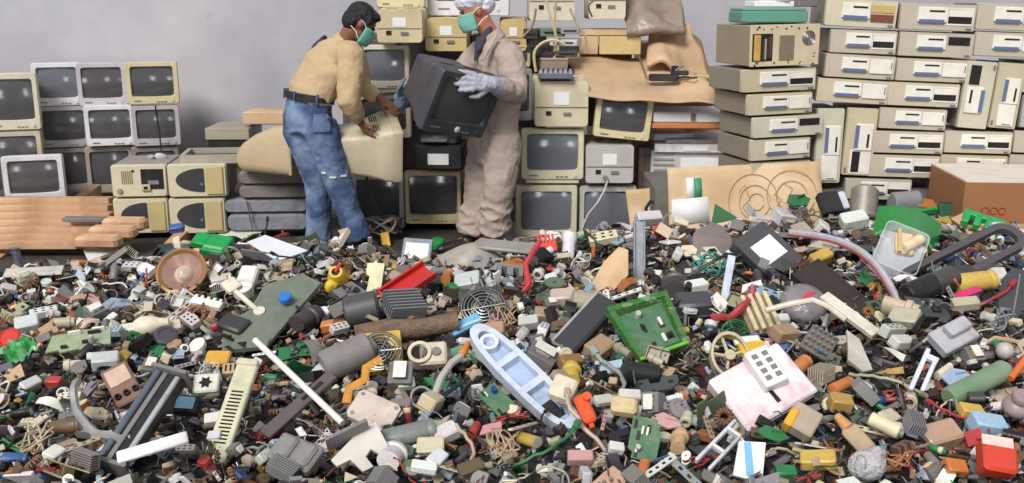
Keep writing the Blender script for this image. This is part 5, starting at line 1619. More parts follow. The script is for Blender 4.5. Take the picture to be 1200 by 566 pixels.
hero('circuit_board', 'upright green board', 'upright green circuit board near the front centre', 'circuit board', 752, 522, 78, 50, 36, lambda l, w: [(None, MB().prism([(l * x, w * y) for x, y in [(-.5, -.3), (-.4, -.5), (.2, -.5), (.3, -.36), (.5, -.3), (.46, .5), (-.3, .46), (-.36, .3), (-.5, .3)]], 0, .006), PCB, None)] + chips(l, w, 8, .014, 21), t=48, lift=.06)
hero('circuit_board', 'small green board', 'small green circuit board beside the oval housing', 'circuit board', 582, 481, -46, 36, 24, lambda l, w: [(None, MB().box((0, 0, .004), (l, w, .006)), PCB, None)] + chips(l, w, 5, .014, 31), t=36, lift=.06)
hero('plastic_clip', 'orange clip', 'bright orange-red plastic clip below the oval housing', 'clip', 684, 492, -66, 34, 20, lambda l, w: [(None, MB().box((0, 0, .016), (l, w * .8, .032), ch=.008), TINT, None), ('knob', MB().cyl((-l * .3, w * .3, .016), (-l * .3, w * .3, .044), w * .26, n=12), TINT, None), ('tongue', MB().box((l * .5, 0, .01), (l * .3, w * .3, .014), ch=.003), TINT, None)], color=(226, 84, 40), t=40, lift=.05)
hero('tan_box', 'tan rounded box', 'tan rounded relay box beside small white connectors', 'box', 729, 489, -8, 30, 18, box_hero(.04, .008), color=(206, 184, 140), lift=.04, t=36)
hero('cream_block', 'square cream block', 'square cream block right beside the oval housing', 'block', 659, 471, -20, 28, 26, box_hero(.045, .008), color=(218, 206, 178), lift=.05, t=36)
hero('folded_card', 'blue-striped card', 'white card with a blue stripe at the front rim', 'card', 873, 550, 80, 46, 34, lambda l, w: [(None, MB().prism([(l * x, w * y) for x, y in [(-.5, -.5), (.5, -.4), (.36, .5), (-.5, .5)]], 0, .01), PAPER, None), ('blue_stripe', MB().prism([(l * x, w * y) for x, y in [(-.4, -.2), (.4, .1), (.36, .34), (-.44, .06)]], .01, .013), TINT, (116, 176, 210))], t=44, lift=.07)
hero('plastic_bracing', 'angular white frame', 'angular white plastic frame beside the blue-striped card', 'frame', 842, 540, 46, 66, 22, lambda l, w: [(None, MB().box((0, w * .4, 0), (l, w * .18, .02), ch=.003), TINT, None), ('strut', MB().box((-l * .1, 0, 0), (w * .2, w * .9, .02), ch=.003), TINT, None), ('strut', MB().box((l * .3, 0, 0), (w * .2, w * .9, .02), ch=.003), TINT, None), ('lower_rail', MB().box((-l * .1, -w * .4, 0), (l * .8, w * .16, .02), ch=.003), TINT, None)], color=(206, 206, 210), lift=.07)
# -- right part
hero('cable_arch', 'long grey cable arch', 'long grey cable arching across the right half of the heap', 'cable', 985, 340, -38, 170, 20, lambda l, w: [(None, MB().tube([(-l / 2 + l * i / 16, w * .9 * math.sin(i * math.pi / 16), .02 + .08 * math.sin(i * math.pi / 16)) for i in range(17)], .014, 8), TINT, None), ('red_core', MB().tube([(-l / 2 + l * i / 16, w * .9 * math.sin(i * math.pi / 16) - .014, .012 + .08 * math.sin(i * math.pi / 16)) for i in range(17)], .006, 6), TINT, (160, 66, 70))], color=(170, 168, 172), lift=.07, foot=False)
hero('steel_plate', 'dark plate under the cable arch', 'dark brown plate below the long grey cable arch', 'plate', 975, 348, -40, 92, 40, lambda l, w: [(None, MB().box((0, 0, 0), (l, w, .014), ch=.003), TINT, None), ('lip', MB().box((0, -w * .46, .012), (l, w * .08, .02)), TINT, None)], color=(52, 42, 40), lift=.03, t=34)
hero('green_hood', 'curved green cover', 'large curved glossy green cover near the back rim', 'cover', 1058, 281, -16, 78, 40, lambda l, w: [(None, MB().grid(lambda u, v: ((u - .5) * l, (v - .5) * w, .15 * math.sin(u * math.pi * .9 + .2) * (1 - .6 * v)), 18, 8), mat('glossy green plastic', (22, 132, 58), rough=.22, dirt=.12), None), ('rim', MB().tube([((u - .5) * l, -.5 * w, .15 * math.sin(u * math.pi * .9 + .2)) for u in [i / 14 for i in range(15)]], .008, 6), TINT, (90, 186, 110))], color=(22, 132, 58), t=34, lift=.05)
hero('green_channel', 'green back rail', 'bright green rail behind the curved green cover', 'rail', 1080, 260, 6, 50, 8, box_hero(.04), color=(36, 146, 66), lift=.06, t=20)
hero('dark_green_cup', 'dark green cup', 'dark green square cup standing by the back rim', 'cup', 1105, 254, 90, 26, 22, lambda l, w: [(None, MB().box((0, 0, .03), (l, w, .06), ch=.006), TINT, None), ('mouth', MB().box((l * .5, 0, .03), (.01, w * .8, .045)), DARK, None)], color=(40, 84, 56), t=70, lift=.03)
hero('green_teeth', 'green toothed strip', 'green toothed strip in front of the lower brown carton', 'strip', 1146, 275, -18, 50, 16, lambda l, w: [(None, MB().box((0, w * .3, .02), (l, w * .3, .04), ch=.003), TINT, None)] + [('tooth', MB().box((l * (-.4 + .27 * i), -w * .1, .02), (l * .16, w * .7, .04), ch=.004), TINT, None) for i in range(4)], color=(40, 160, 84), lift=.06)
hero('clear_tub', 'clear tub', 'clear plastic tub holding beige parts', 'tub', 1046, 310, -22, 54, 52, lambda l, w: [('tub_wall', MB().ring(rrect(l, w, .03), rrect(l * .95, w * .95, .028), 0, .07), CLEAR, None), ('tub_floor', MB().prism(rrect(l * .95, w * .95, .028), 0, .006), CLEAR, None)], t=40, lift=.06)
hero('beige_bundle', 'beige bundle', 'crumpled beige parts bundle lying in the clear tub', 'bundle', 1050, 304, -10, 36, 24, lambda l, w: [(None, MB().box((0, 0, .03), (l * .6, w, .05), ch=.01), TINT, None), ('roll', MB().cyl((-l * .1, -w * .4, .06), (l * .5, w * .3, .05), w * .22, n=10), TINT, (222, 206, 170)), ('strap', MB().box((-l * .2, 0, .06), (l * .12, w * 1.1, .01)), TINT, (200, 170, 110))], color=(216, 198, 160), t=40, lift=.08)
hero('plastic_loop', 'long dark frame', 'long dark rounded frame with an open middle', 'frame', 1122, 322, 27, 146, 44, lambda l, w: [(None, MB().ring(rrect(l, w, w * .45, 6), rrect(l * .88, w * .62, w * .28, 6), 0, .03), TINT, None), ('pale_end', MB().tube([(l * .36 + w * .56 * math.cos(t), w * .56 * math.sin(t), .015) for t in [-1.3 + .2 * i for i in range(14)]], w * .09, 8), TINT, (206, 206, 208))], color=(84, 78, 80), t=30, lift=.08, foot=False)
hero('plastic_shell', 'dark curved panel', 'large dark curved panel at the far end of the long frame', 'panel', 1184, 364, 80, 78, 48, lambda l, w: [(None, MB().prism([(l * x, w * y) for x, y in [(-.5, -.5), (.3, -.5), (.5, -.2), (.46, .3), (.3, .46), (-.4, .5), (-.5, .2)]], 0, .02), TINT, None), ('seam', MB().box((0, w * .1, .021), (l * .8, .006, .003)), GREYP, None)], color=(66, 66, 70), t=46, lift=.06)
hero('motor', 'black motor pair', 'black cylindrical motor below the long dark frame', 'motor', 1074, 350, 24, 36, 26, cyl_hero(BLACK), lift=.05)
hero('motor', 'grey motor', 'dark grey cylindrical motor with pale end next to the black motor', 'motor', 1100, 341, 24, 28, 26, cyl_hero(mat('dark grey metal', (88, 84, 82), rough=.35, metal=.4, dirt=.2)), lift=.06)
hero('pink_sheet', 'magenta scrap', 'small bright magenta plastic piece under the long dark frame', 'plastic piece', 1128, 357, 20, 30, 9, box_hero(.01, .002), color=(206, 50, 110), lift=.06)
hero('motor_can', 'dusty metal can', 'big dusty cylindrical metal can at the back rim', 'can', 1008, 243, 84, 36, 32, cyl_hero(mat('dusty can', (152, 144, 134), rough=.5, metal=.4, dirt=.3)), t=60, lift=.06)
hero('black_unit', 'black unit by the can', 'black and white unit beside the dusty metal can', 'electronic part', 972, 244, 10, 34, 26, lambda l, w: [(None, MB().box((-l * .1, 0, .03), (l * .7, w, .06), ch=.008), BLACK, None), ('white_side', MB().box((l * .36, 0, .03), (l * .24, w * .8, .05), ch=.006), TINT, (196, 200, 212))], t=50, lift=.03)
hero('white_beam', 'white slanted beam', 'white slanted plastic beam under the cable arch', 'beam', 990, 385, -37, 76, 12, box_hero(.025, .004), color=(220, 212, 196), lift=.06)
hero('plastic_bag', 'smoky bag', 'smoky clear plastic bag with a red mark beside the white beam', 'bag', 938, 366, -6, 56, 44, lambda l, w: [(None, MB().ell((0, 0, .02), (l / 2, w / 2, .05), 18, 10), mat('smoky film', (150, 144, 148), rough=.15, dirt=.1, alpha=.7, bump=.6), None), ('red_mark', MB().prism([(l * x, w * y) for x, y in [(-.12, -.1), (.1, .0), (.2, .16), (.02, .1)]], .066, .07), TINT, (206, 60, 70))], t=36, lift=.04)
hero('bent_tube', 'bent white tube', 'bent white tube passing in front of the smoky bag', 'tube', 935, 391, -4, 90, 12, lambda l, w: [(None, MB().tube([(-l / 2, -.01, 0), (-l * .2, .01, .02), (l * .1, .03, .03), (l * .3, .01, .02), (l / 2, -.04, .01)], .011, 8), TINT, None)], color=(220, 206, 190), lift=.12, foot=False)
hero('connector_rack', 'cream ribbed connectors', 'cream ribbed connector rack beside the smoky bag', 'connector', 886, 378, -66, 46, 36, lambda l, w: [(None, MB().box((0, 0, .01), (l, w, .02)), TINT, (150, 130, 100))] + [('rib', MB().box((0, w * (-.36 + .24 * i), .034), (l * .96, w * .14, .04), ch=.004), TINT, (212, 196, 160)) for i in range(4)], color=(206, 190, 150), t=40, lift=.04)
hero('pin_grid', 'pin grid chip', 'beige pin grid piece studded with pins', 'connector', 955, 412, -30, 36, 30, lambda l, w: [(None, MB().box((0, 0, .008), (l, w, .016), ch=.003), TINT, None)] + [('pin', MB().cyl((l * (-.36 + .18 * i), w * (-.36 + .24 * j), .016), (l * (-.36 + .18 * i), w * (-.36 + .24 * j), .034), .005, n=6), METAL, None) for i in range(5) for j in range(4)], color=(110, 100, 92), t=40, lift=.05)
hero('grey_shard', 'pointed grey shard', 'pointed pale grey shard near the pin grid piece', 'shard', 996, 424, -52, 56, 26, lambda l, w: [(None, poly_plate([(-.5, .3), (-.2, .5), (.5, .1), (.46, -.3), (.1, -.5), (-.1, -.2)], .014)(l, w), TINT, None)], color=(186, 178, 168), t=38, lift=.06)
hero('glass_tube', 'green glass tube', 'thick green glass tube at the far right front', 'tube', 1138, 464, 27, 74, 25, cyl_hero(mat('frosted green glass', (112, 140, 108), rough=.3, dirt=.3, dirt_rgb=(160, 160, 140))), lift=.06)
hero('orange_tube', 'orange tube', 'orange tube leaning over the green glass tube end', 'tube', 1186, 443, 52, 52, 9, lambda l, w: [(None, MB().cyl((-l / 2, 0, 0), (l / 2, 0, 0), w / 2, n=12), TINT, None)], color=(216, 108, 50), t=36, lift=.1, foot=False)
hero('wire_loop', 'tan wire loop', 'tan bent wire loop around a pale lump above the glass tube', 'wire', 1168, 424, 0, 36, 26, lambda l, w: [(None, MB().tube([(-l / 2, w * .4, 0), (-l * .3, w * .5, .02), (l * .4, w * .3, .02), (l * .5, -w * .2, .01), (l * .3, -w * .3, 0)], .007, 6), TINT, None), ('pale_lump', MB().ell((l * .05, w * .1, -.01), (l * .28, w * .4, .03), 10, 7), TINT, (186, 182, 176))], color=(186, 160, 130), t=40, lift=.07)
hero('red_box', 'red-orange box', 'red-orange plastic box at the front right rim', 'box', 1155, 548, -10, 40, 38, lambda l, w: [(None, MB().box((0, 0, .03), (l, w, .06), ch=.008), TINT, None), ('top_tape', MB().box((-l * .1, w * .36, .062), (l * .9, w * .3, .006)), TINT, (226, 190, 180))], color=(202, 62, 40), t=44, lift=.04)
hero('dusty_ball', 'dusty round lump', 'dusty pinkish-grey round lump beside the red-orange box', 'lump', 1184, 492, 0, 34, 28, lambda l, w: [(None, MB().ell((0, 0, .02), (l / 2, w / 2, w * .4), 16, 10), TINT, None), ('collar', MB().lathe([(l * .3, 0), (l * .34, .01), (l * .3, .02)], 16, M=Matrix.Translation((0, 0, .05))), TINT, None)], color=(150, 132, 128), lift=.04)
hero('grey_block', 'stepped grey block', 'stepped pale grey block near the glass tube', 'block', 1108, 408, 28, 44, 40, lambda l, w: [(None, MB().box((0, 0, .02), (l, w * .8, .04), ch=.005), TINT, None), ('step', MB().box((l * .1, w * .1, .055), (l * .6, w * .4, .03), ch=.005), TINT, None)], color=(176, 174, 178), t=38, lift=.05)
hero('forked_plastic', 'white blade pair', 'pair-like white forked blade piece in front of the stepped block', 'plastic part', 1075, 448, 66, 52, 22, lambda l, w: [(None, MB().box((0, w * .3, 0), (l, w * .26, .014), ch=.003), TINT, None), ('second_blade', MB().box((-l * .1, -w * .26, .01), (l * .7, w * .24, .014), ch=.003), TINT, None), ('bridge', MB().box((l * .3, 0, .005), (l * .12, w * .8, .014)), TINT, None)], color=(214, 216, 226), t=40, lift=.07)
hero('cream_tube', 'cream fuse tube', 'cream fuse tube near the front right', 'fuse', 1030, 514, -26, 38, 13, cyl_hero(CREAM), lift=.06)
hero('tan_paddle', 'tan paddle', 'tan rounded paddle lying at the front', 'paddle', 992, 522, -48, 58, 20, lambda l, w: [(None, MB().box((l * .15, 0, .01), (l * .66, w, .022), ch=.008), TINT, None), ('handle', MB().cyl((-l * .5, 0, .01), (-l * .15, 0, .01), w * .2, w * .34, 10), TINT, (196, 140, 86))], color=(180, 156, 126), t=38, lift=.06)
hero('fluffy_wad', 'pale fluffy wad', 'pale grey fluffy wad at the front rim', 'wad', 1010, 556, 0, 44, 34, lambda l, w: [(None, MB().ell((0, 0, .02), (l / 2, w / 2, .05), 14, 9).ell((l * .2, w * .2, .04), (l * .26, w * .26, .04), 10, 7).ell((-l * .24, -w * .1, .03), (l * .2, w * .3, .04), 10, 7), mat('fluffy fibre', (190, 188, 190), rough=.95, dirt=.3, bump=1., bscale=60), None)], t=36, lift=.03)
hero('orange_cap_box', 'amber cornered box', 'grey box with a bright amber corner near the tan paddle', 'box', 934, 506, -30, 36, 30, lambda l, w: [(None, MB().box((0, 0, .025), (l, w, .05), ch=.005), TINT, None), ('amber_corner', MB().box((-l * .36, -w * .2, .03), (l * .3, w * .7, .05), ch=.005), TINT, (222, 168, 54))], color=(172, 156, 136), t=40, lift=.04)
# ------------------------------------------------------------------ small scrap: one of each kind, then copies
TX = Matrix.Rotation(R(90), 4, 'Y')


def k_capacitor(r):
    q = r.uniform(.2, .32)
    a = MB().lathe([(q * .9, -.5), (q, -.46), (q, .3), (q * .9, .36), (q, .41), (q, .48), (q * .94, .5)], 14, M=TX)
    e = MB().lathe([(.001, .505), (q * .85, .505), (q * .85, .49)], 12, M=TX)
    l = MB().cyl((-.5, q * .4, 0), (-.72, q * .5, .04), .02, n=5).cyl((-.5, -q * .4, 0), (-.7, -q * .3, -.05), .02, n=5)
    return [(None, a, TINT), ('metal_end', e, ALU), ('lead', l, METAL)]


def k_transformer(r):
    c = MB().box((-.3, 0, 0), (.22, .8, .66), ch=.02).box((.3, 0, 0), (.22, .8, .66), ch=.02).box((0, .33, 0), (.4, .16, .66)).box((0, -.33, 0), (.4, .16, .66))
    w = MB().box((0, 0, 0), (.36, .5, .9), ch=.08)
    return [(None, c, GREYP), ('coil', w, TINT), ('flange', MB().box((0, 0, .5), (.44, .6, .05), ch=.01), WHITE), ('flange', MB().box((0, 0, -.5), (.44, .6, .05), ch=.01), WHITE)]


def k_connector(r):
    n = r.choice([3, 4, 6])
    b = MB().box((0, 0, 0), (1, .42, .4), ch=.03).box((0, .24, .1), (.4, .08, .12), ch=.02)
    h = MB()
    for i in range(n):
        for j in (-1, 1):
            h.box((-.42 + .84 * (i + .5) / n, j * .09, .199), (.36 / n, .08, .006))
    return [(None, b, TINT), ('pin_holes', h, DARK)]


def k_board(r):
    p = [(-.5, -.32), (-.2, -.35), (.1, -.3), (.5, -.34), (.46, .1), (.5, .3), (.1, .36), (.06, .25), (-.45, .33)]
    p = [(x + r.uniform(-.04, .04), y + r.uniform(-.05, .05)) for x, y in p]
    b = MB().prism(p, -.015, .015)
    out = [(None, b, TINT)]
    for i in range(4):
        out.append(('chip', MB().box((r.uniform(-.35, .35), r.uniform(-.2, .2), .04), (r.uniform(.1, .22), r.uniform(.08, .14), .06)), BLACK))
    for i in range(3):
        out.append(('can', MB().lathe([(.045, 0), (.045, .13), (.035, .14)], 8, M=Matrix.Translation((r.uniform(-.35, .35), r.uniform(-.22, .22), .015))), GREYP))
    return out


def k_chip(r):
    b = MB().box((0, 0, .02), (1, .4, .16), ch=.02)
    l = MB()
    for i in range(7):
        for s in (-1, 1):
            l.box((-.42 + i * .14, s * .24, -.05), (.05, .06, .16))
    return [(None, b, TINT), ('legs', l, METAL)]


def k_sink(r):
    b = MB().box((0, 0, 0), (1, .7, .08))
    n = r.choice([5, 7])
    for i in range(n):
        b.box((0, -.32 + .64 * i / (n - 1), .25), (1, .04, .45))
    return [(None, b, TINT)]


def k_cap(r):
    return [(None, MB().lathe([(.42, -.2), (.5, -.16), (.5, .16), (.45, .22), (.3, .24), (.28, .18), (.001, .18)], 18), TINT)]


def k_shard(r):
    n = r.choice([4, 5, 6])
    t0 = r.uniform(0, 6)
    p = [((.5 if i % 2 else r.uniform(.28, .5)) * math.cos(t0 + 2 * math.pi * i / n), r.uniform(.24, .42) * math.sin(t0 + 2 * math.pi * i / n)) for i in range(n)]
    b = MB().prism(p, -.03, .03)
    e = MB().box((p[0][0] * .5, p[0][1] * .5, .07), (.3, .06, .1), M=None)
    return [(None, b, TINT), ('rib', e, TINT)]


def k_cable(r):
    pts = [V((-1, 0, 0))]
    a = r.uniform(-.6, .6)
    for i in range(11):
        a += r.uniform(-.55, .55)
        pts.append(pts[-1] + V((math.cos(a), math.sin(a), r.uniform(-.25, .25))) * .19)
    c = sum(pts, V((0, 0, 0))) / len(pts)
    pts = [p - c for p in pts]
    d = (pts[-1] - pts[-2]).normalized()
    return [(None, MB().tube(pts, .042, 6), TINT), ('plug', MB().cyl(pts[-1], pts[-1] + d * .22, .08, .07, 8), TINT)]


def k_ribbon(r):
    ph = r.uniform(0, 6)
    g = MB().grid(lambda u, v: ((u - .5) * 1.5, (v - .5) * .42 + .15 * math.sin(u * 3 + ph), .16 * math.sin(u * 5 + ph) + .02), 14, 2)
    g.grid(lambda u, v: ((u - .5) * 1.5, (v - .5) * .42 + .15 * math.sin(u * 3 + ph), .16 * math.sin(u * 5 + ph) - .02), 14, 2)
    return [(None, g, TINT), ('end_plug', MB().box((.75, .15 * math.sin(3 + ph), .16 * math.sin(5 + ph)), (.12, .5, .12), ch=.02), BLACK)]


def k_bracket(r):
    b = MB().prism([(-.5, -.25), (.3, -.25), (.5, -.05), (.5, .25), (.12, .25), (.06, .05), (-.16, .05), (-.2, .25), (-.5, .25)], -.02, .02)
    b.box((-.5, 0, .15), (.04, .5, .34))
    h = MB().cyl((.32, .02, .021), (.32, .02, .025), .07, n=10).cyl((-.38, .1, .021), (-.38, .1, .025), .05, n=10)
    return [(None, b, TINT), ('holes', h, DARK)]


def k_coil(r):
    w = MB()
    n = 14
    for i in range(n):
        t = 2 * math.pi * i / n
        c = V((.36 * math.cos(t), .36 * math.sin(t), 0))
        o = V((math.cos(t), math.sin(t), 0))
        w.tube([c + o * (.14 * math.cos(s)) + V((0, 0, .14 * math.sin(s))) for s in [k * math.pi / 4 for k in range(8)]], .05, 5, closed=True)
    return [(None, MB().lathe([(.26, -.09), (.46, -.09), (.46, .09), (.26, .09)], 18, closed=True), BLACK), ('winding', w, TINT)]


def k_relay(r):
    h = r.uniform(.5, .7)
    return [(None, MB().box((0, 0, 0), (1, .62, h), ch=.06), TINT), ('seam', MB().box((0, 0, -h * .28), (1.02, .64, .03)), GREYP), ('pins', MB().cyl((-.3, .1, -h * .5), (-.3, .1, -h * .5 - .18), .03, n=5).cyl((.3, -.1, -h * .5), (.3, -.1, -h * .5 - .18), .03, n=5).cyl((.3, .16, -h * .5), (.3, .16, -h * .5 - .18), .03, n=5), METAL)]


def k_socket(r):
    q = r.uniform(.26, .36)
    return [(None, MB().lathe([(q, -.5), (q, .1), (q * 1.25, .14), (q * 1.25, .3), (q, .34), (q, .5), (q * .7, .5), (q * .7, -.3), (.001, -.3)], 16, M=TX), TINT), ('contact', MB().cyl((-.3, 0, 0), (.2, 0, 0), q * .25, n=8), METAL)]


def k_spool(r):
    return [(None, MB().lathe([(.5, -.35), (.5, -.27), (.22, -.27), (.22, .27), (.5, .27), (.5, .35), (.1, .35), (.1, -.35)], 18, closed=True), TINT), ('winding', MB().lathe([(.38, -.26), (.4, 0), (.38, .26)], 16), COPPER)]


def k_strip(r):
    b = MB().box((0, 0, 0), (1.5, .2, .07), ch=.012)
    h = MB()
    for i in range(4):
        h.box((-.5 + i * .33, 0, .036), (.14, .07, .006))
    return [(None, b, TINT), ('slots', h, DARK)]


def k_motor(r):
    return [(None, MB().lathe([(.3, -.45), (.36, -.4), (.36, .36), (.3, .42)], 18, M=TX), TINT), ('shaft', MB().cyl((.42, 0, 0), (.72, 0, 0), .06, n=8), METAL), ('collar', MB().lathe([(.15, .42), (.15, .5), (.08, .5)], 12, M=TX), GREYP)]


def k_cell(r):
    return [(None, MB().lathe([(.2, -.5), (.22, -.48), (.22, .44), (.2, .47)], 14, M=TX), TINT), ('band', MB().lathe([(.222, .1), (.226, .12), (.226, .34), (.222, .36)], 14, M=TX), CREAM), ('nub', MB().cyl((.47, 0, 0), (.53, 0, 0), .09, n=10), METAL)]


def k_switch(r):
    return [(None, MB().box((0, 0, 0), (1, .56, .4), ch=.03), TINT), ('rocker', MB().box((0, 0, .22), (.7, .36, .14), M=Matrix.Rotation(.18, 4, 'Y'), ch=.02), BLACK), ('tag', MB().box((.3, 0, -.3), (.05, .2, .3)).box((-.3, 0, -.3), (.05, .2, .3)), METAL)]


def k_tangle(r):
    w = MB()
    for k in range(3):
        ph = [r.uniform(0, 6) for _ in range(3)]
        w.tube([(.5 * math.cos(t * .45 + ph[0]) * (.7 + .3 * math.sin(t * .3)), .42 * math.sin(t * .52 + ph[1]), .2 * math.sin(t * .8 + ph[2])) for t in range(22)], .026, 5)
    return [(None, w, TINT)]


def k_core(r):
    return [(None, MB().box((0, .28, 0), (1, .18, .36)).box((-.42, -.04, 0), (.16, .5, .36)).box((.42, -.04, 0), (.16, .5, .36)).box((0, -.04, 0), (.24, .5, .36)), TINT)]


def k_knob(r):
    k = MB()
    n = 20
    k.prism([((.5 if i % 2 else .44) * math.cos(2 * math.pi * i / n), (.5 if i % 2 else .44) * math.sin(2 * math.pi * i / n)) for i in range(n)], -.2, .2)
    k.lathe([(.44, .2), (.3, .3), (.001, .3)], 14)
    return [(None, k, TINT), ('pointer', MB().box((.25, 0, .29), (.3, .06, .03)), WHITE)]


PAL = dict(white=(232, 229, 222), cream=(218, 204, 170), beige=(186, 166, 138), grey=(142, 138, 136), dark=(74, 70, 70), black=(32, 30, 32),
           green=(38, 136, 74), mossy=(92, 116, 84), blue=(52, 98, 168), pale_blue=(164, 190, 212), red=(200, 50, 44), orange=(222, 122, 48), amber=(216, 174, 66),
           brown=(112, 80, 60), copper=(176, 108, 66), pink=(216, 150, 150), teal=(60, 150, 140), tan=(196, 160, 116))
WORD = dict(dark='dark grey', mossy='moss green', pale_blue='pale blue', copper='coppery')
NEUT = [('white', 7), ('cream', 5), ('beige', 3), ('grey', 3)]


def k_casing(r):
    b = MB().box((0, 0, 0), (1, .6, .05)).box((0, .29, .12), (1, .04, .26)).box((-.48, 0, .12), (.04, .6, .26))
    if r.random() < .6:
        b.box((.1, -.29, .06), (.7, .04, .14))
    b.box((.1, 0, .1), (.05, .5, .16)).cyl((.3, .1, 0), (.3, .1, .16), .06, n=10)
    return [(None, b, TINT)]


def k_hook(r):
    a = r.uniform(1.6, 3.4)
    p = [V((-.6, 0, 0)), V((0, 0, .02))] + [V((.24 * math.sin(t), .24 - .24 * math.cos(t), .02 + .05 * t)) for t in [a * i / 7 for i in range(1, 8)]]
    return [(None, MB().tube(p, .045, 7), TINT)]


def k_twist(r):
    tw, ph = r.uniform(.6, 2.2), r.uniform(0, 6)

    def fn(s):
        return lambda u, v: ((u - .5) * 1.1, (v - .5) * .36 * math.cos(u * tw) - s * math.sin(u * tw), (v - .5) * .36 * math.sin(u * tw) + s * math.cos(u * tw) + .1 * math.sin(u * 4 + ph))
    return [(None, MB().grid(fn(.012), 10, 2).grid(fn(-.012), 10, 2), TINT)]


def k_hoop(r):
    return [(None, MB().lathe([(.5, -.14), (.5, .14), (.4, .14), (.4, -.14)], 20, closed=True), TINT), ('lug', MB().box((.56, 0, 0), (.2, .16, .1), ch=.02), TINT)]


def k_bundle(r):
    b = MB()
    for i in range(5):
        y, z = r.uniform(-.12, .12), r.uniform(-.08, .08)
        b.tube([(-.6, y * 1.8, z), (-.2, y, z), (.15, y * .5, z * .6), (.5, y * 2.2, z + r.uniform(-.1, .1)), (.75, y * 4, z * 2)], .03, 5)
    return [(None, b, TINT), ('tie', MB().cyl((-.05, 0, 0), (.06, 0, 0), .14, n=10), BLACK)]


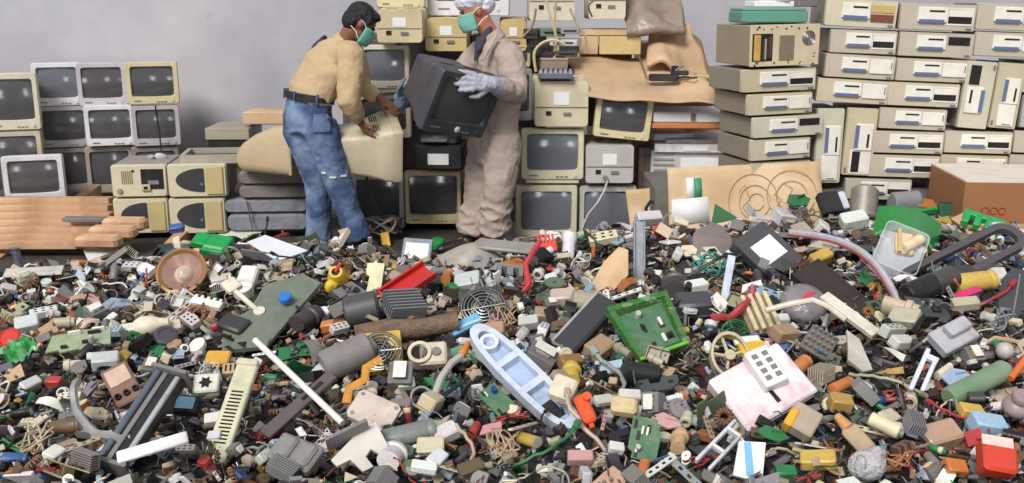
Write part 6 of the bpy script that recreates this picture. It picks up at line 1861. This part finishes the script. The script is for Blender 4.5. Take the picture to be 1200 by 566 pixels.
# kind: (builder, name, noun, category, how many, size range in m, colours)
KINDS = [
    (k_capacitor, 'capacitor', 'capacitor', 'capacitor', 130, (.045, .085), [('black', 3), ('blue', 2), ('dark', 2), ('green', 1), ('brown', 2), ('orange', 1), ('grey', 2), ('teal', 1)]),
    (k_transformer, 'transformer', 'transformer', 'transformer', 80, (.05, .085), [('amber', 3), ('white', 2), ('copper', 2), ('cream', 3), ('red', 1), ('green', 1)]),
    (k_connector, 'connector', 'connector block', 'connector', 120, (.035, .075), NEUT + [('white', 4), ('green', 1), ('blue', 1)]),
    (k_board, 'circuit_board', 'circuit board', 'circuit board', 100, (.07, .14), [('green', 1), ('mossy', 4), ('tan', 2), ('brown', 2)]),
    (k_chip, 'chip', 'chip', 'chip', 50, (.03, .06), [('black', 5), ('dark', 2), ('grey', 1)]),
    (k_sink, 'heat_sink', 'heat sink', 'heat sink', 60, (.06, .1), [('grey', 5), ('dark', 3), ('black', 2), ('beige', 1)]),
    (k_cap, 'bottle_stopper', 'round cap', 'cap', 90, (.03, .055), [('white', 6), ('red', 1), ('green', 1), ('blue', 1), ('orange', 1), ('cream', 3), ('black', 2)]),
    (k_shard, 'plastic_shard', 'plastic shard', 'shard', 230, (.06, .14), NEUT + [('dark', 4), ('black', 3), ('white', 3), ('pale_blue', 2), ('green', 1), ('red', 1), ('orange', 1)]),
    (k_cable, 'cable', 'cable', 'cable', 130, (.07, .14), [('black', 4), ('grey', 3), ('white', 2), ('red', 2), ('orange', 1), ('green', 1), ('cream', 2), ('brown', 1), ('blue', 1)]),
    (k_ribbon, 'ribbon_cable', 'ribbon cable', 'cable', 36, (.08, .13), [('grey', 4), ('pale_blue', 2), ('white', 2), ('beige', 1)]),
    (k_bracket, 'bracket', 'metal bracket', 'bracket', 110, (.06, .12), [('grey', 5), ('beige', 2), ('dark', 2), ('white', 2)]),
    (k_coil, 'toroid_coil', 'ring coil', 'coil', 50, (.045, .075), [('copper', 5), ('orange', 1), ('green', 1)]),
    (k_relay, 'relay', 'relay box', 'relay', 190, (.04, .075), NEUT + [('white', 4), ('cream', 4), ('tan', 2), ('black', 2), ('amber', 1), ('pale_blue', 1)]),
    (k_socket, 'lamp_socket', 'tube socket', 'socket', 90, (.05, .08), [('white', 5), ('cream', 4), ('beige', 2), ('black', 2)]),
    (k_spool, 'spool', 'wire spool', 'spool', 60, (.04, .065), [('white', 4), ('cream', 3), ('black', 1), ('pink', 1)]),
    (k_strip, 'metal_strip', 'slotted strip', 'strip', 110, (.07, .13), [('grey', 4), ('white', 4), ('black', 2), ('beige', 2), ('brown', 1), ('cream', 2)]),
    (k_motor, 'small_motor', 'small motor', 'motor', 50, (.05, .085), [('grey', 4), ('dark', 3), ('black', 2)]),
    (k_cell, 'battery_cell', 'battery cell', 'battery', 36, (.05, .07), [('green', 2), ('blue', 2), ('orange', 1), ('black', 1), ('red', 1)]),
    (k_switch, 'switch', 'switch', 'switch', 60, (.04, .07), [('white', 2), ('cream', 2), ('black', 2), ('grey', 2), ('red', 1), ('blue', 1)]),
    (k_tangle, 'wire_tangle', 'wire tangle', 'wire', 60, (.08, .14), [('black', 2), ('copper', 2), ('red', 2), ('green', 1), ('grey', 3), ('amber', 1), ('white', 2)]),
    (k_casing, 'broken_casing', 'broken casing', 'casing', 130, (.07, .13), NEUT + [('dark', 4), ('black', 4), ('pale_blue', 1), ('mossy', 1), ('beige', 3)]),
    (k_hook, 'bent_rod', 'bent rod', 'rod', 80, (.06, .12), [('grey', 4), ('black', 3), ('white', 2), ('copper', 1), ('brown', 2)]),
    (k_twist, 'twisted_sheet', 'twisted sheet', 'sheet', 140, (.06, .13), NEUT + [('dark', 3), ('pale_blue', 2), ('tan', 2), ('amber', 1), ('pink', 1), ('mossy', 1)]),
    (k_hoop, 'plastic_hoop', 'plastic hoop', 'hoop', 50, (.04, .08), [('beige', 3), ('dark', 3), ('black', 2), ('white', 2)]),
    (k_bundle, 'wire_bundle', 'wire bundle', 'wire', 70, (.07, .13), [('grey', 3), ('black', 3), ('red', 2), ('white', 2), ('amber', 1), ('green', 1), ('blue', 1), ('copper', 2)]),
    (k_core, 'ferrite_core', 'ferrite core', 'core', 50, (.04, .065), [('dark', 4), ('black', 3), ('brown', 1)]),
    (k_knob, 'radio_dial', 'control knob', 'knob', 50, (.03, .05), [('black', 4), ('white', 2), ('grey', 2), ('red', 1), ('green', 1)]),
]
r5 = random.Random(51)


def wpick(r, t):
    s = r.uniform(0, sum(w for _, w in t))
    for k, w in t:
        s -= w
        if s <= 0:
            return k
    return t[-1][0]


# master pieces, each in a whole and a split form
MASTER = {}
for fn, name, noun, cat, cnt, sz, pal in KINDS:
    vs = []
    for v in range(3 if fn in (k_shard, k_cable, k_board, k_tangle, k_ribbon) else 2):
        ps = fn(r5)
        whole = MB()
        mats = []
        for i, p in enumerate(ps):
            whole.join(p[1], None, len(mats))
            mats.append(p[2])
        vs.append((whole.mesh(name, mats), [(p[0], p[1].mesh(p[0] or name, p[2])) for p in ps]))
    MASTER[name] = vs

CELL = {}


def crowd(p, s, k=.62):
    i, j = int(p.x // .15), int(p.y // .15)
    for a in (-1, 0, 1):
        for b in (-1, 0, 1):
            for q, t in CELL.get((i + a, j + b), ()):
                if (q - p).length < (s + t) * k * .5:
                    return True
    CELL.setdefault((i, j), []).append((p, s))
    return False


def on_hero(p, s):
    for Mi, a, b in FOOT:
        q = Mi @ p
        if abs(q.x) < a + s * .22 and abs(q.y) < b + s * .22 and abs(q.z) < .3:
            return True
    return False


SMALL = []           # (object, short noun, colour word, size)


def drop(kind, p, size, cname, yaw, tilt, tilt2, lift):
    fn, name, noun, cat, cnt, sz, pal = kind
    whole, split = r5.choice(MASTER[name])
    M = Matrix.Translation((p.x, p.y, p.z + size * lift)) @ Matrix.Rotation(yaw, 4, 'Z') @ Matrix.Rotation(tilt, 4, 'X') @ Matrix.Rotation(tilt2, 4, 'Y') @ Matrix.Diagonal((size, size * r5.uniform(.72, 1.2), size * r5.uniform(.7, 1.2), 1))
    c = PAL[cname]
    k = r5.uniform(.84, 1.06)
    g_ = sum(c) / 3
    c = lin(tuple(min(255, max(0, (x * .82 + g_ * .18) * k + r5.uniform(-6, 6))) for x in c))
    near = ppm(p) * size > 22 and len(split) > 1
    o = bpy.data.objects.new(name, split[0][1] if near else whole)
    col.objects.link(o)
    o.matrix_world = M
    o.color = c
    if near:
        for pn, me in split[1:]:
            ch = bpy.data.objects.new(pn, me)
            col.objects.link(ch)
            ch.parent = o
            ch.color = c
    o['category'] = cat
    SMALL.append([o, noun, WORD.get(cname, cname), size])
    return o


KN = {k[1]: k for k in KINDS}
# pieces one can pick out in the photograph: kind, pixel, colour, size in pixels, turn
PICK = '''relay 33 388 white 26 20|bracket 20 372 cream 34 60|bottle_stopper 55 335 white 13 0|connector 52 372 white 30 25|bottle_stopper 71 356 red 16 0|ribbon_cable 100 357 tan 34 5|metal_strip 104 336 beige 38 38|plastic_shard 140 365 pale_blue 40 25|relay 163 347 white 17 80|connector 158 318 white 28 -15|relay 173 323 white 20 -30|lamp_socket 76 385 cream 24 10|lamp_socket 104 388 cream 26 -40|relay 105 402 cream 26 40|connector 135 394 pale_blue 20 -10|relay 153 392 white 22 0|relay 203 390 cream 20 20|bottle_stopper 195 402 dark 28 10|relay 208 272 blue 16 10|ribbon_cable 165 277 pink 30 20|capacitor 206 303 blue 22 40|connector 224 383 white 26 -35|capacitor 258 388 red 20 20|relay 275 390 dark 34 -20|switch 200 423 cream 24 80|relay 145 425 amber 20 70|ribbon_cable 163 425 pale_blue 30 80|relay 125 432 white 30 12|plastic_shard 93 438 grey 26 -30|relay 142 441 white 18 50|transformer 178 440 red 24 0|plastic_shard 206 425 pale_blue 30 10|bottle_stopper 232 411 white 20 0|bottle_stopper 205 409 tan 18 0|connector 84 474 cream 28 0|relay 36 458 white 24 50|bottle_stopper 54 451 green 14 0|relay 64 453 red 18 0|connector 35 499 cream 18 0|capacitor 80 510 brown 40 -4|plastic_shard 78 497 grey 30 20|capacitor 18 543 blue 26 10|relay 64 538 white 24 60|metal_strip 95 530 beige 46 25|wire_tangle 40 525 beige 40 0|relay 253 498 white 24 10|relay 252 515 white 16 0|connector 218 533 grey 24 0|toroid_coil 248 541 brown 20 0|bottle_stopper 240 545 red 16 0
bottle_stopper 380 371 white 16 0|metal_strip 310 420 white 30 0|circuit_board 345 420 green 40 15|metal_strip 362 431 orange 30 75|cable 370 410 red 34 70|relay 385 387 orange 16 0|connector 398 391 white 22 30|lamp_socket 360 380 dark 40 50|plastic_shard 397 372 grey 44 40|circuit_board 410 350 grey 40 50|small_motor 425 372 dark 46 10|relay 465 318 amber 12 0|capacitor 510 333 dark 26 5|lamp_socket 525 330 orange 20 60|bottle_stopper 528 344 green 18 0|bracket 492 372 beige 40 10|heat_sink 472 372 grey 44 20|relay 467 335 beige 24 -30|bottle_stopper 582 346 amber 16 0|ferrite_core 597 327 grey 30 0|plastic_shard 602 317 orange 36 -30|radio_dial 495 338 amber 12 0|relay 548 335 white 30 0|circuit_board 573 318 grey 36 0|connector 520 360 cream 24 80|wire_tangle 590 380 tan 34 0|relay 580 395 tan 24 0|relay 640 378 tan 28 0|relay 660 355 cream 30 0|spool 650 345 mossy 24 0|connector 636 395 white 34 80|relay 620 385 white 24 0|relay 643 370 blue 16 0|plastic_shard 653 390 brown 28 0|lamp_socket 690 362 beige 40 0|capacitor 700 283 orange 24 10|connector 707 286 cream 34 5|relay 630 275 white 18 0|relay 760 262 white 30 10|plastic_shard 720 285 pale_blue 24 0|spool 772 276 red 14 0|bracket 783 282 cream 36 40|relay 794 303 white 18 80|relay 815 345 white 28 20|circuit_board 830 310 cream 40 20|wire_tangle 832 318 teal 40 0|lamp_socket 790 345 dark 40 60|spool 792 340 red 16 0|relay 735 342 orange 26 40|cable 780 370 black 60 -30|relay 812 365 dark 40 0|capacitor 795 395 amber 24 10|cable 805 330 black 50 -40
connector 530 465 pale_blue 20 0|transformer 470 452 green 34 0|relay 476 455 white 20 10|relay 470 480 grey 24 0|relay 505 480 cream 30 50|circuit_board 520 455 green 40 30|capacitor 480 520 grey 60 15|lamp_socket 499 513 white 28 90|relay 522 517 white 32 30|relay 505 532 cream 32 0|lamp_socket 460 545 white 40 80|bottle_stopper 476 536 mossy 20 0|bottle_stopper 480 552 mossy 18 0|relay 497 556 white 30 0|relay 512 545 white 26 50|cable 548 540 beige 50 -30|relay 552 558 brown 30 20|plastic_shard 575 510 pink 40 0|capacitor 556 511 red 24 60|wire_tangle 590 530 tan 40 0|transformer 632 430 grey 40 60|capacitor 610 440 blue 24 0|wire_tangle 612 425 blue 30 0|relay 668 432 copper 30 20|lamp_socket 670 445 amber 36 70|plastic_shard 660 407 grey 40 40|relay 707 476 white 24 20|relay 737 473 white 26 0|metal_strip 708 500 pink 40 80|plastic_shard 725 520 black 44 10|relay 722 530 white 18 0|relay 680 545 pink 30 0|metal_strip 732 560 cream 26 80|capacitor 753 560 orange 30 80|radio_dial 778 517 cream 18 0|lamp_socket 795 525 tan 30 80|plastic_shard 780 505 pink 40 -20|bottle_stopper 795 487 grey 24 0|connector 791 484 grey 28 0|metal_strip 830 510 beige 50 70|cable 690 520 beige 60 60|capacitor 620 525 amber 34 -40|cable 630 540 green 50 -45|plastic_shard 715 440 pale_blue 44 0|small_motor 750 450 black 50 0|cable 720 455 grey 60 20|relay 702 415 tan 34 40|metal_strip 808 432 brown 50 60|bracket 770 460 dark 50 0
relay 878 408 blue 24 10|relay 912 382 white 24 0|relay 918 400 tan 30 20|capacitor 936 440 orange 34 40|relay 984 480 amber 26 0|capacitor 985 462 orange 36 30|plastic_shard 952 460 beige 40 50|relay 1012 465 white 26 80|cable 1035 455 cream 50 30|capacitor 1028 475 blue 20 20|cable 1043 470 red 50 70|relay 1040 498 cream 30 30|relay 1050 504 white 16 0|heat_sink 1068 512 grey 36 80|metal_strip 1026 515 cream 50 -20|switch 1085 412 dark 30 10|relay 1055 410 white 30 20|plastic_shard 1120 450 pale_blue 40 10|capacitor 1105 443 cream 26 30|relay 1100 520 tan 44 15|relay 1137 490 amber 28 0|cable 1127 500 red 40 80|relay 1155 510 pale_blue 40 0|plastic_shard 1140 525 red 40 10|relay 1118 555 orange 26 0|relay 958 550 amber 40 -10|ribbon_cable 970 555 tan 40 0|cable 912 540 cream 40 80|relay 920 560 green 24 0|plastic_shard 905 520 green 40 0|connector 1045 395 white 36 25|relay 1060 380 cream 34 -30|lamp_socket 1055 370 beige 40 -30|circuit_board 1085 370 dark 50 0|relay 1130 365 cream 30 0|cable 1145 365 red 40 -60|relay 1165 330 white 24 0|capacitor 1140 340 amber 50 10|relay 1125 335 dark 40 20|plastic_shard 940 280 cream 46 20|plastic_shard 965 298 cream 50 -40|relay 962 272 white 24 80|relay 1000 265 white 30 5|relay 985 262 dark 40 0|wire_tangle 945 265 brown 36 0|transformer 935 252 red 24 0|plastic_shard 935 243 green 40 30|relay 920 262 white 30 10|bracket 900 264 white 50 5|relay 960 310 amber 30 30|capacitor 1005 285 brown 30 80|capacitor 1018 285 brown 30 80|ribbon_cable 1105 285 pale_blue 44 70|ribbon_cable 1120 275 white 40 40|relay 1075 265 grey 36 0|small_motor 1060 245 grey 40 10|relay 1083 245 orange 24 0|relay 1125 250 white 24 0|plastic_shard 1100 270 amber 36 -60|plastic_shard 880 345 white 40 0|connector 895 355 pale_blue 40 -30'''
for row in PICK.replace('\n', '|').split('|'):
    nm, px, py, cn, sz, an = row.split()
    px, py, sz = float(px), float(py), float(sz)
    p = hit(px, py)
    s = sz / ppm(p) / (1.5 if nm in ('metal_strip', 'ribbon_cable') else 1.0)
    if p.y > 6:
        continue
    crowd(p, s)
    drop(KN[nm], p, s, cn, R(float(an)) * 1.3 if float(an) < 80 else R(80), R(r5.uniform(14, 34)), R(r5.uniform(-15, 15)), .3 if s < .1 else .2)
# random fill
count = {k[1]: 0 for k in KINDS}
for o, *_ in SMALL:
    count[o.name.split('.')[0]] += 1
order = []
for k in KINDS:
    order += [k] * max(0, min(290, int(k[4] * 1.06)) - count[k[1]])
r5.shuffle(order)
zones = 0
for k in order:
    for tries in range(40):
        y = 1.95 + 3.75 * r5.random() ** .9
        x = r5.uniform(-1, 1) * (.56 * y + .16)
        h = H(x, y)
        if h < .035 and r5.random() < .8:
            continue
        p = V((x, y, h))
        s = r5.uniform(*k[5]) * (.84 + .1 * max(0, y - 3))
        if on_hero(p, s) and r5.random() < .93:
            continue
        p.z += r5.choice([-.045, -.02, .0, .015])
        if crowd(p, s, .6):
            continue
        break
    else:
        continue
    pal = k[6]
    if x < -.3 and r5.random() < .45 and k[1] in ('relay', 'connector', 'plastic_shard', 'bottle_stopper', 'metal_strip', 'bracket'):
        cn = r5.choice(['white', 'cream', 'white', 'beige'])
    else:
        cn = wpick(r5, pal)
    drop(k, p, s, cn, r5.uniform(0, 6.28), r5.gauss(0, .6), r5.gauss(0, .5), r5.uniform(.05, .3))

# fine debris between: nobody could count it
r6 = random.Random(66)
bv, bf, bc = [], [], []
tmpl = []
for sx, sy, sz in ((1, .6, .5), (1, .3, .25), (1, .9, .12), (.7, .7, .6)):
    tmpl.append(MB().box((0, 0, 0), (sx, sy, sz), ch=.06))
tmpl.append(MB().cyl((-.5, 0, 0), (.5, 0, 0), .22, n=8))
tmpl.append(MB().cyl((-.5, 0, 0), (.5, 0, 0), .12, n=6))
tmpl.append(MB().prism([(-.5, -.2), (.4, -.4), (.5, .3), (-.1, .4)], -.05, .05))
tmpl.append(MB().prism([(-.5, -.3), (.5, -.1), (.1, .45)], -.04, .04))
for q in range(3):
    a, pts = 0, [V((-.8, 0, 0))]
    for i in range(6):
        a += r6.uniform(-.8, .8)
        pts.append(pts[-1] + V((math.cos(a), math.sin(a), r6.uniform(-.4, .4))) * .3)
    tmpl.append(MB().tube(pts, .045, 4))
fcols = [('white', 5), ('cream', 6), ('beige', 7), ('grey', 8), ('dark', 9), ('black', 8), ('brown', 4), ('mossy', 2), ('green', 1), ('blue', 1), ('pale_blue', 1.5), ('red', 1), ('orange', 1), ('amber', 1.2), ('copper', 2), ('tan', 3), ('pink', .8)]
for i in range(24000):
    y = 1.75 + 4.15 * r6.random() ** .85
    x = r6.uniform(-1, 1) * (.6 * y + .45)
    h = H(x, y)
    if h < .02 and r6.random() < .75:
        continue
    t = r6.choice(tmpl)
    s = r6.uniform(.012, .052) * (1.15 if y > 4 else 1)
    M = Matrix.Translation((x, y, max(h - .045, 0) + r6.choice([r6.uniform(-.006, .02), r6.uniform(.0, .055)]))) @ Euler((r6.gauss(0, .6), r6.gauss(0, .6), r6.uniform(0, 6.28))).to_matrix().to_4x4() @ Matrix.Scale(s, 4)
    b = len(bv)
    bv += [tuple(M @ V(p)) for p in t.v]
    bf += [tuple(j + b for j in f) for f in t.f]
    c = PAL[wpick(r6, fcols)]
    k = r6.choice([r6.uniform(.3, .6), r6.uniform(.8, 1.05)])
    c = lin(tuple(min(255, z * k) for z in c))
    bc += [c] * len(t.f)
me = bpy.data.meshes.new('scrap_crumbs')
me.from_pydata(bv, [], bf)
at_ = me.attributes.new('piece_colour', 'FLOAT_COLOR', 'FACE')
at_.data.foreach_set('color', [x for c in bc for x in c])
me.materials.append(mat('mixed crumbs', attr='piece_colour', rough=.5, dirt=.15, scale=20))
o = bpy.data.objects.new('scrap_crumbs', me)
col.objects.link(o)
tag(o, 'countless broken crumbs of plastic, wire and metal between the larger scrap', 'debris', kind='stuff')

# ------------------------------------------------------------------ labels for the small pieces, told by what lies nearest
from collections import defaultdict
cl = defaultdict(list)
HP = [(s, p, project(p)) for s, p in HEROES]
for it in SMALL:
    o, noun, cw, size = it
    p = o.matrix_world.translation
    s, hp, (hx, hy) = min(HP, key=lambda h: (h[1] - p).length)
    x, y = project(p)
    dx, dy = x - hx, (y - hy) * 1.3
    rel = ('right of' if dx > 0 else 'left of') if abs(dx) > abs(dy) else ('in front of' if dy > 0 else 'behind')
    cl[(cw, noun, rel, s)].append(((p - hp).length, it))
ORD = ['nearest', 'second', 'third', 'fourth', 'fifth', 'sixth', 'seventh', 'eighth', 'ninth', 'tenth']
for (cw, noun, rel, s), v in cl.items():
    v.sort(key=lambda t: t[0])
    for i, (d, (o, *_)) in enumerate(v):
        tail = '' if len(v) == 1 else (', nearest of its kind' if i == 0 else f', {ORD[min(i, 9)]} nearest of its kind')
        a = f'{cw} {noun} {rel} the {s}{tail}'
        if len(a.split()) > 16:
            a = f'{cw} {noun} {rel} the {s}'
        o['label'] = a
        o['group'] = noun + ('es' if noun.endswith(('x', 'ch')) else 's') + ' in the scrap heap'
# ------------------------------------------------------------------ light: open shed front behind the camera
w = bpy.data.worlds.new('sky')
scene.world = w
w.use_nodes = True
bg = w.node_tree.nodes['Background']
bg.inputs['Color'].default_value = lin((232, 238, 250))
bg.inputs['Strength'].default_value = .5
sun = bpy.data.lights.new('sun', 'SUN')
sun.energy = 3.3
sun.angle = R(24)
sun.color = (1, .98, .95)
so = bpy.data.objects.new('sun', sun)
so.rotation_euler = (R(48), 0, R(-24))
col.objects.link(so)
for i, (x, z) in enumerate(((-6.4, 1.1), (-4.2, 1.0), (-.3, 1.2), (2.6, 1.1))):
    a = bpy.data.lights.new('doorway', 'AREA')
    a.shape = 'RECTANGLE'
    a.size, a.size_y = .5, 1.1
    a.energy = 24
    ao = bpy.data.objects.new('doorway', a)
    ao.location = (x, -1.5, z)
    ao.rotation_euler = (R(90), 0, 0)
    col.objects.link(ao)
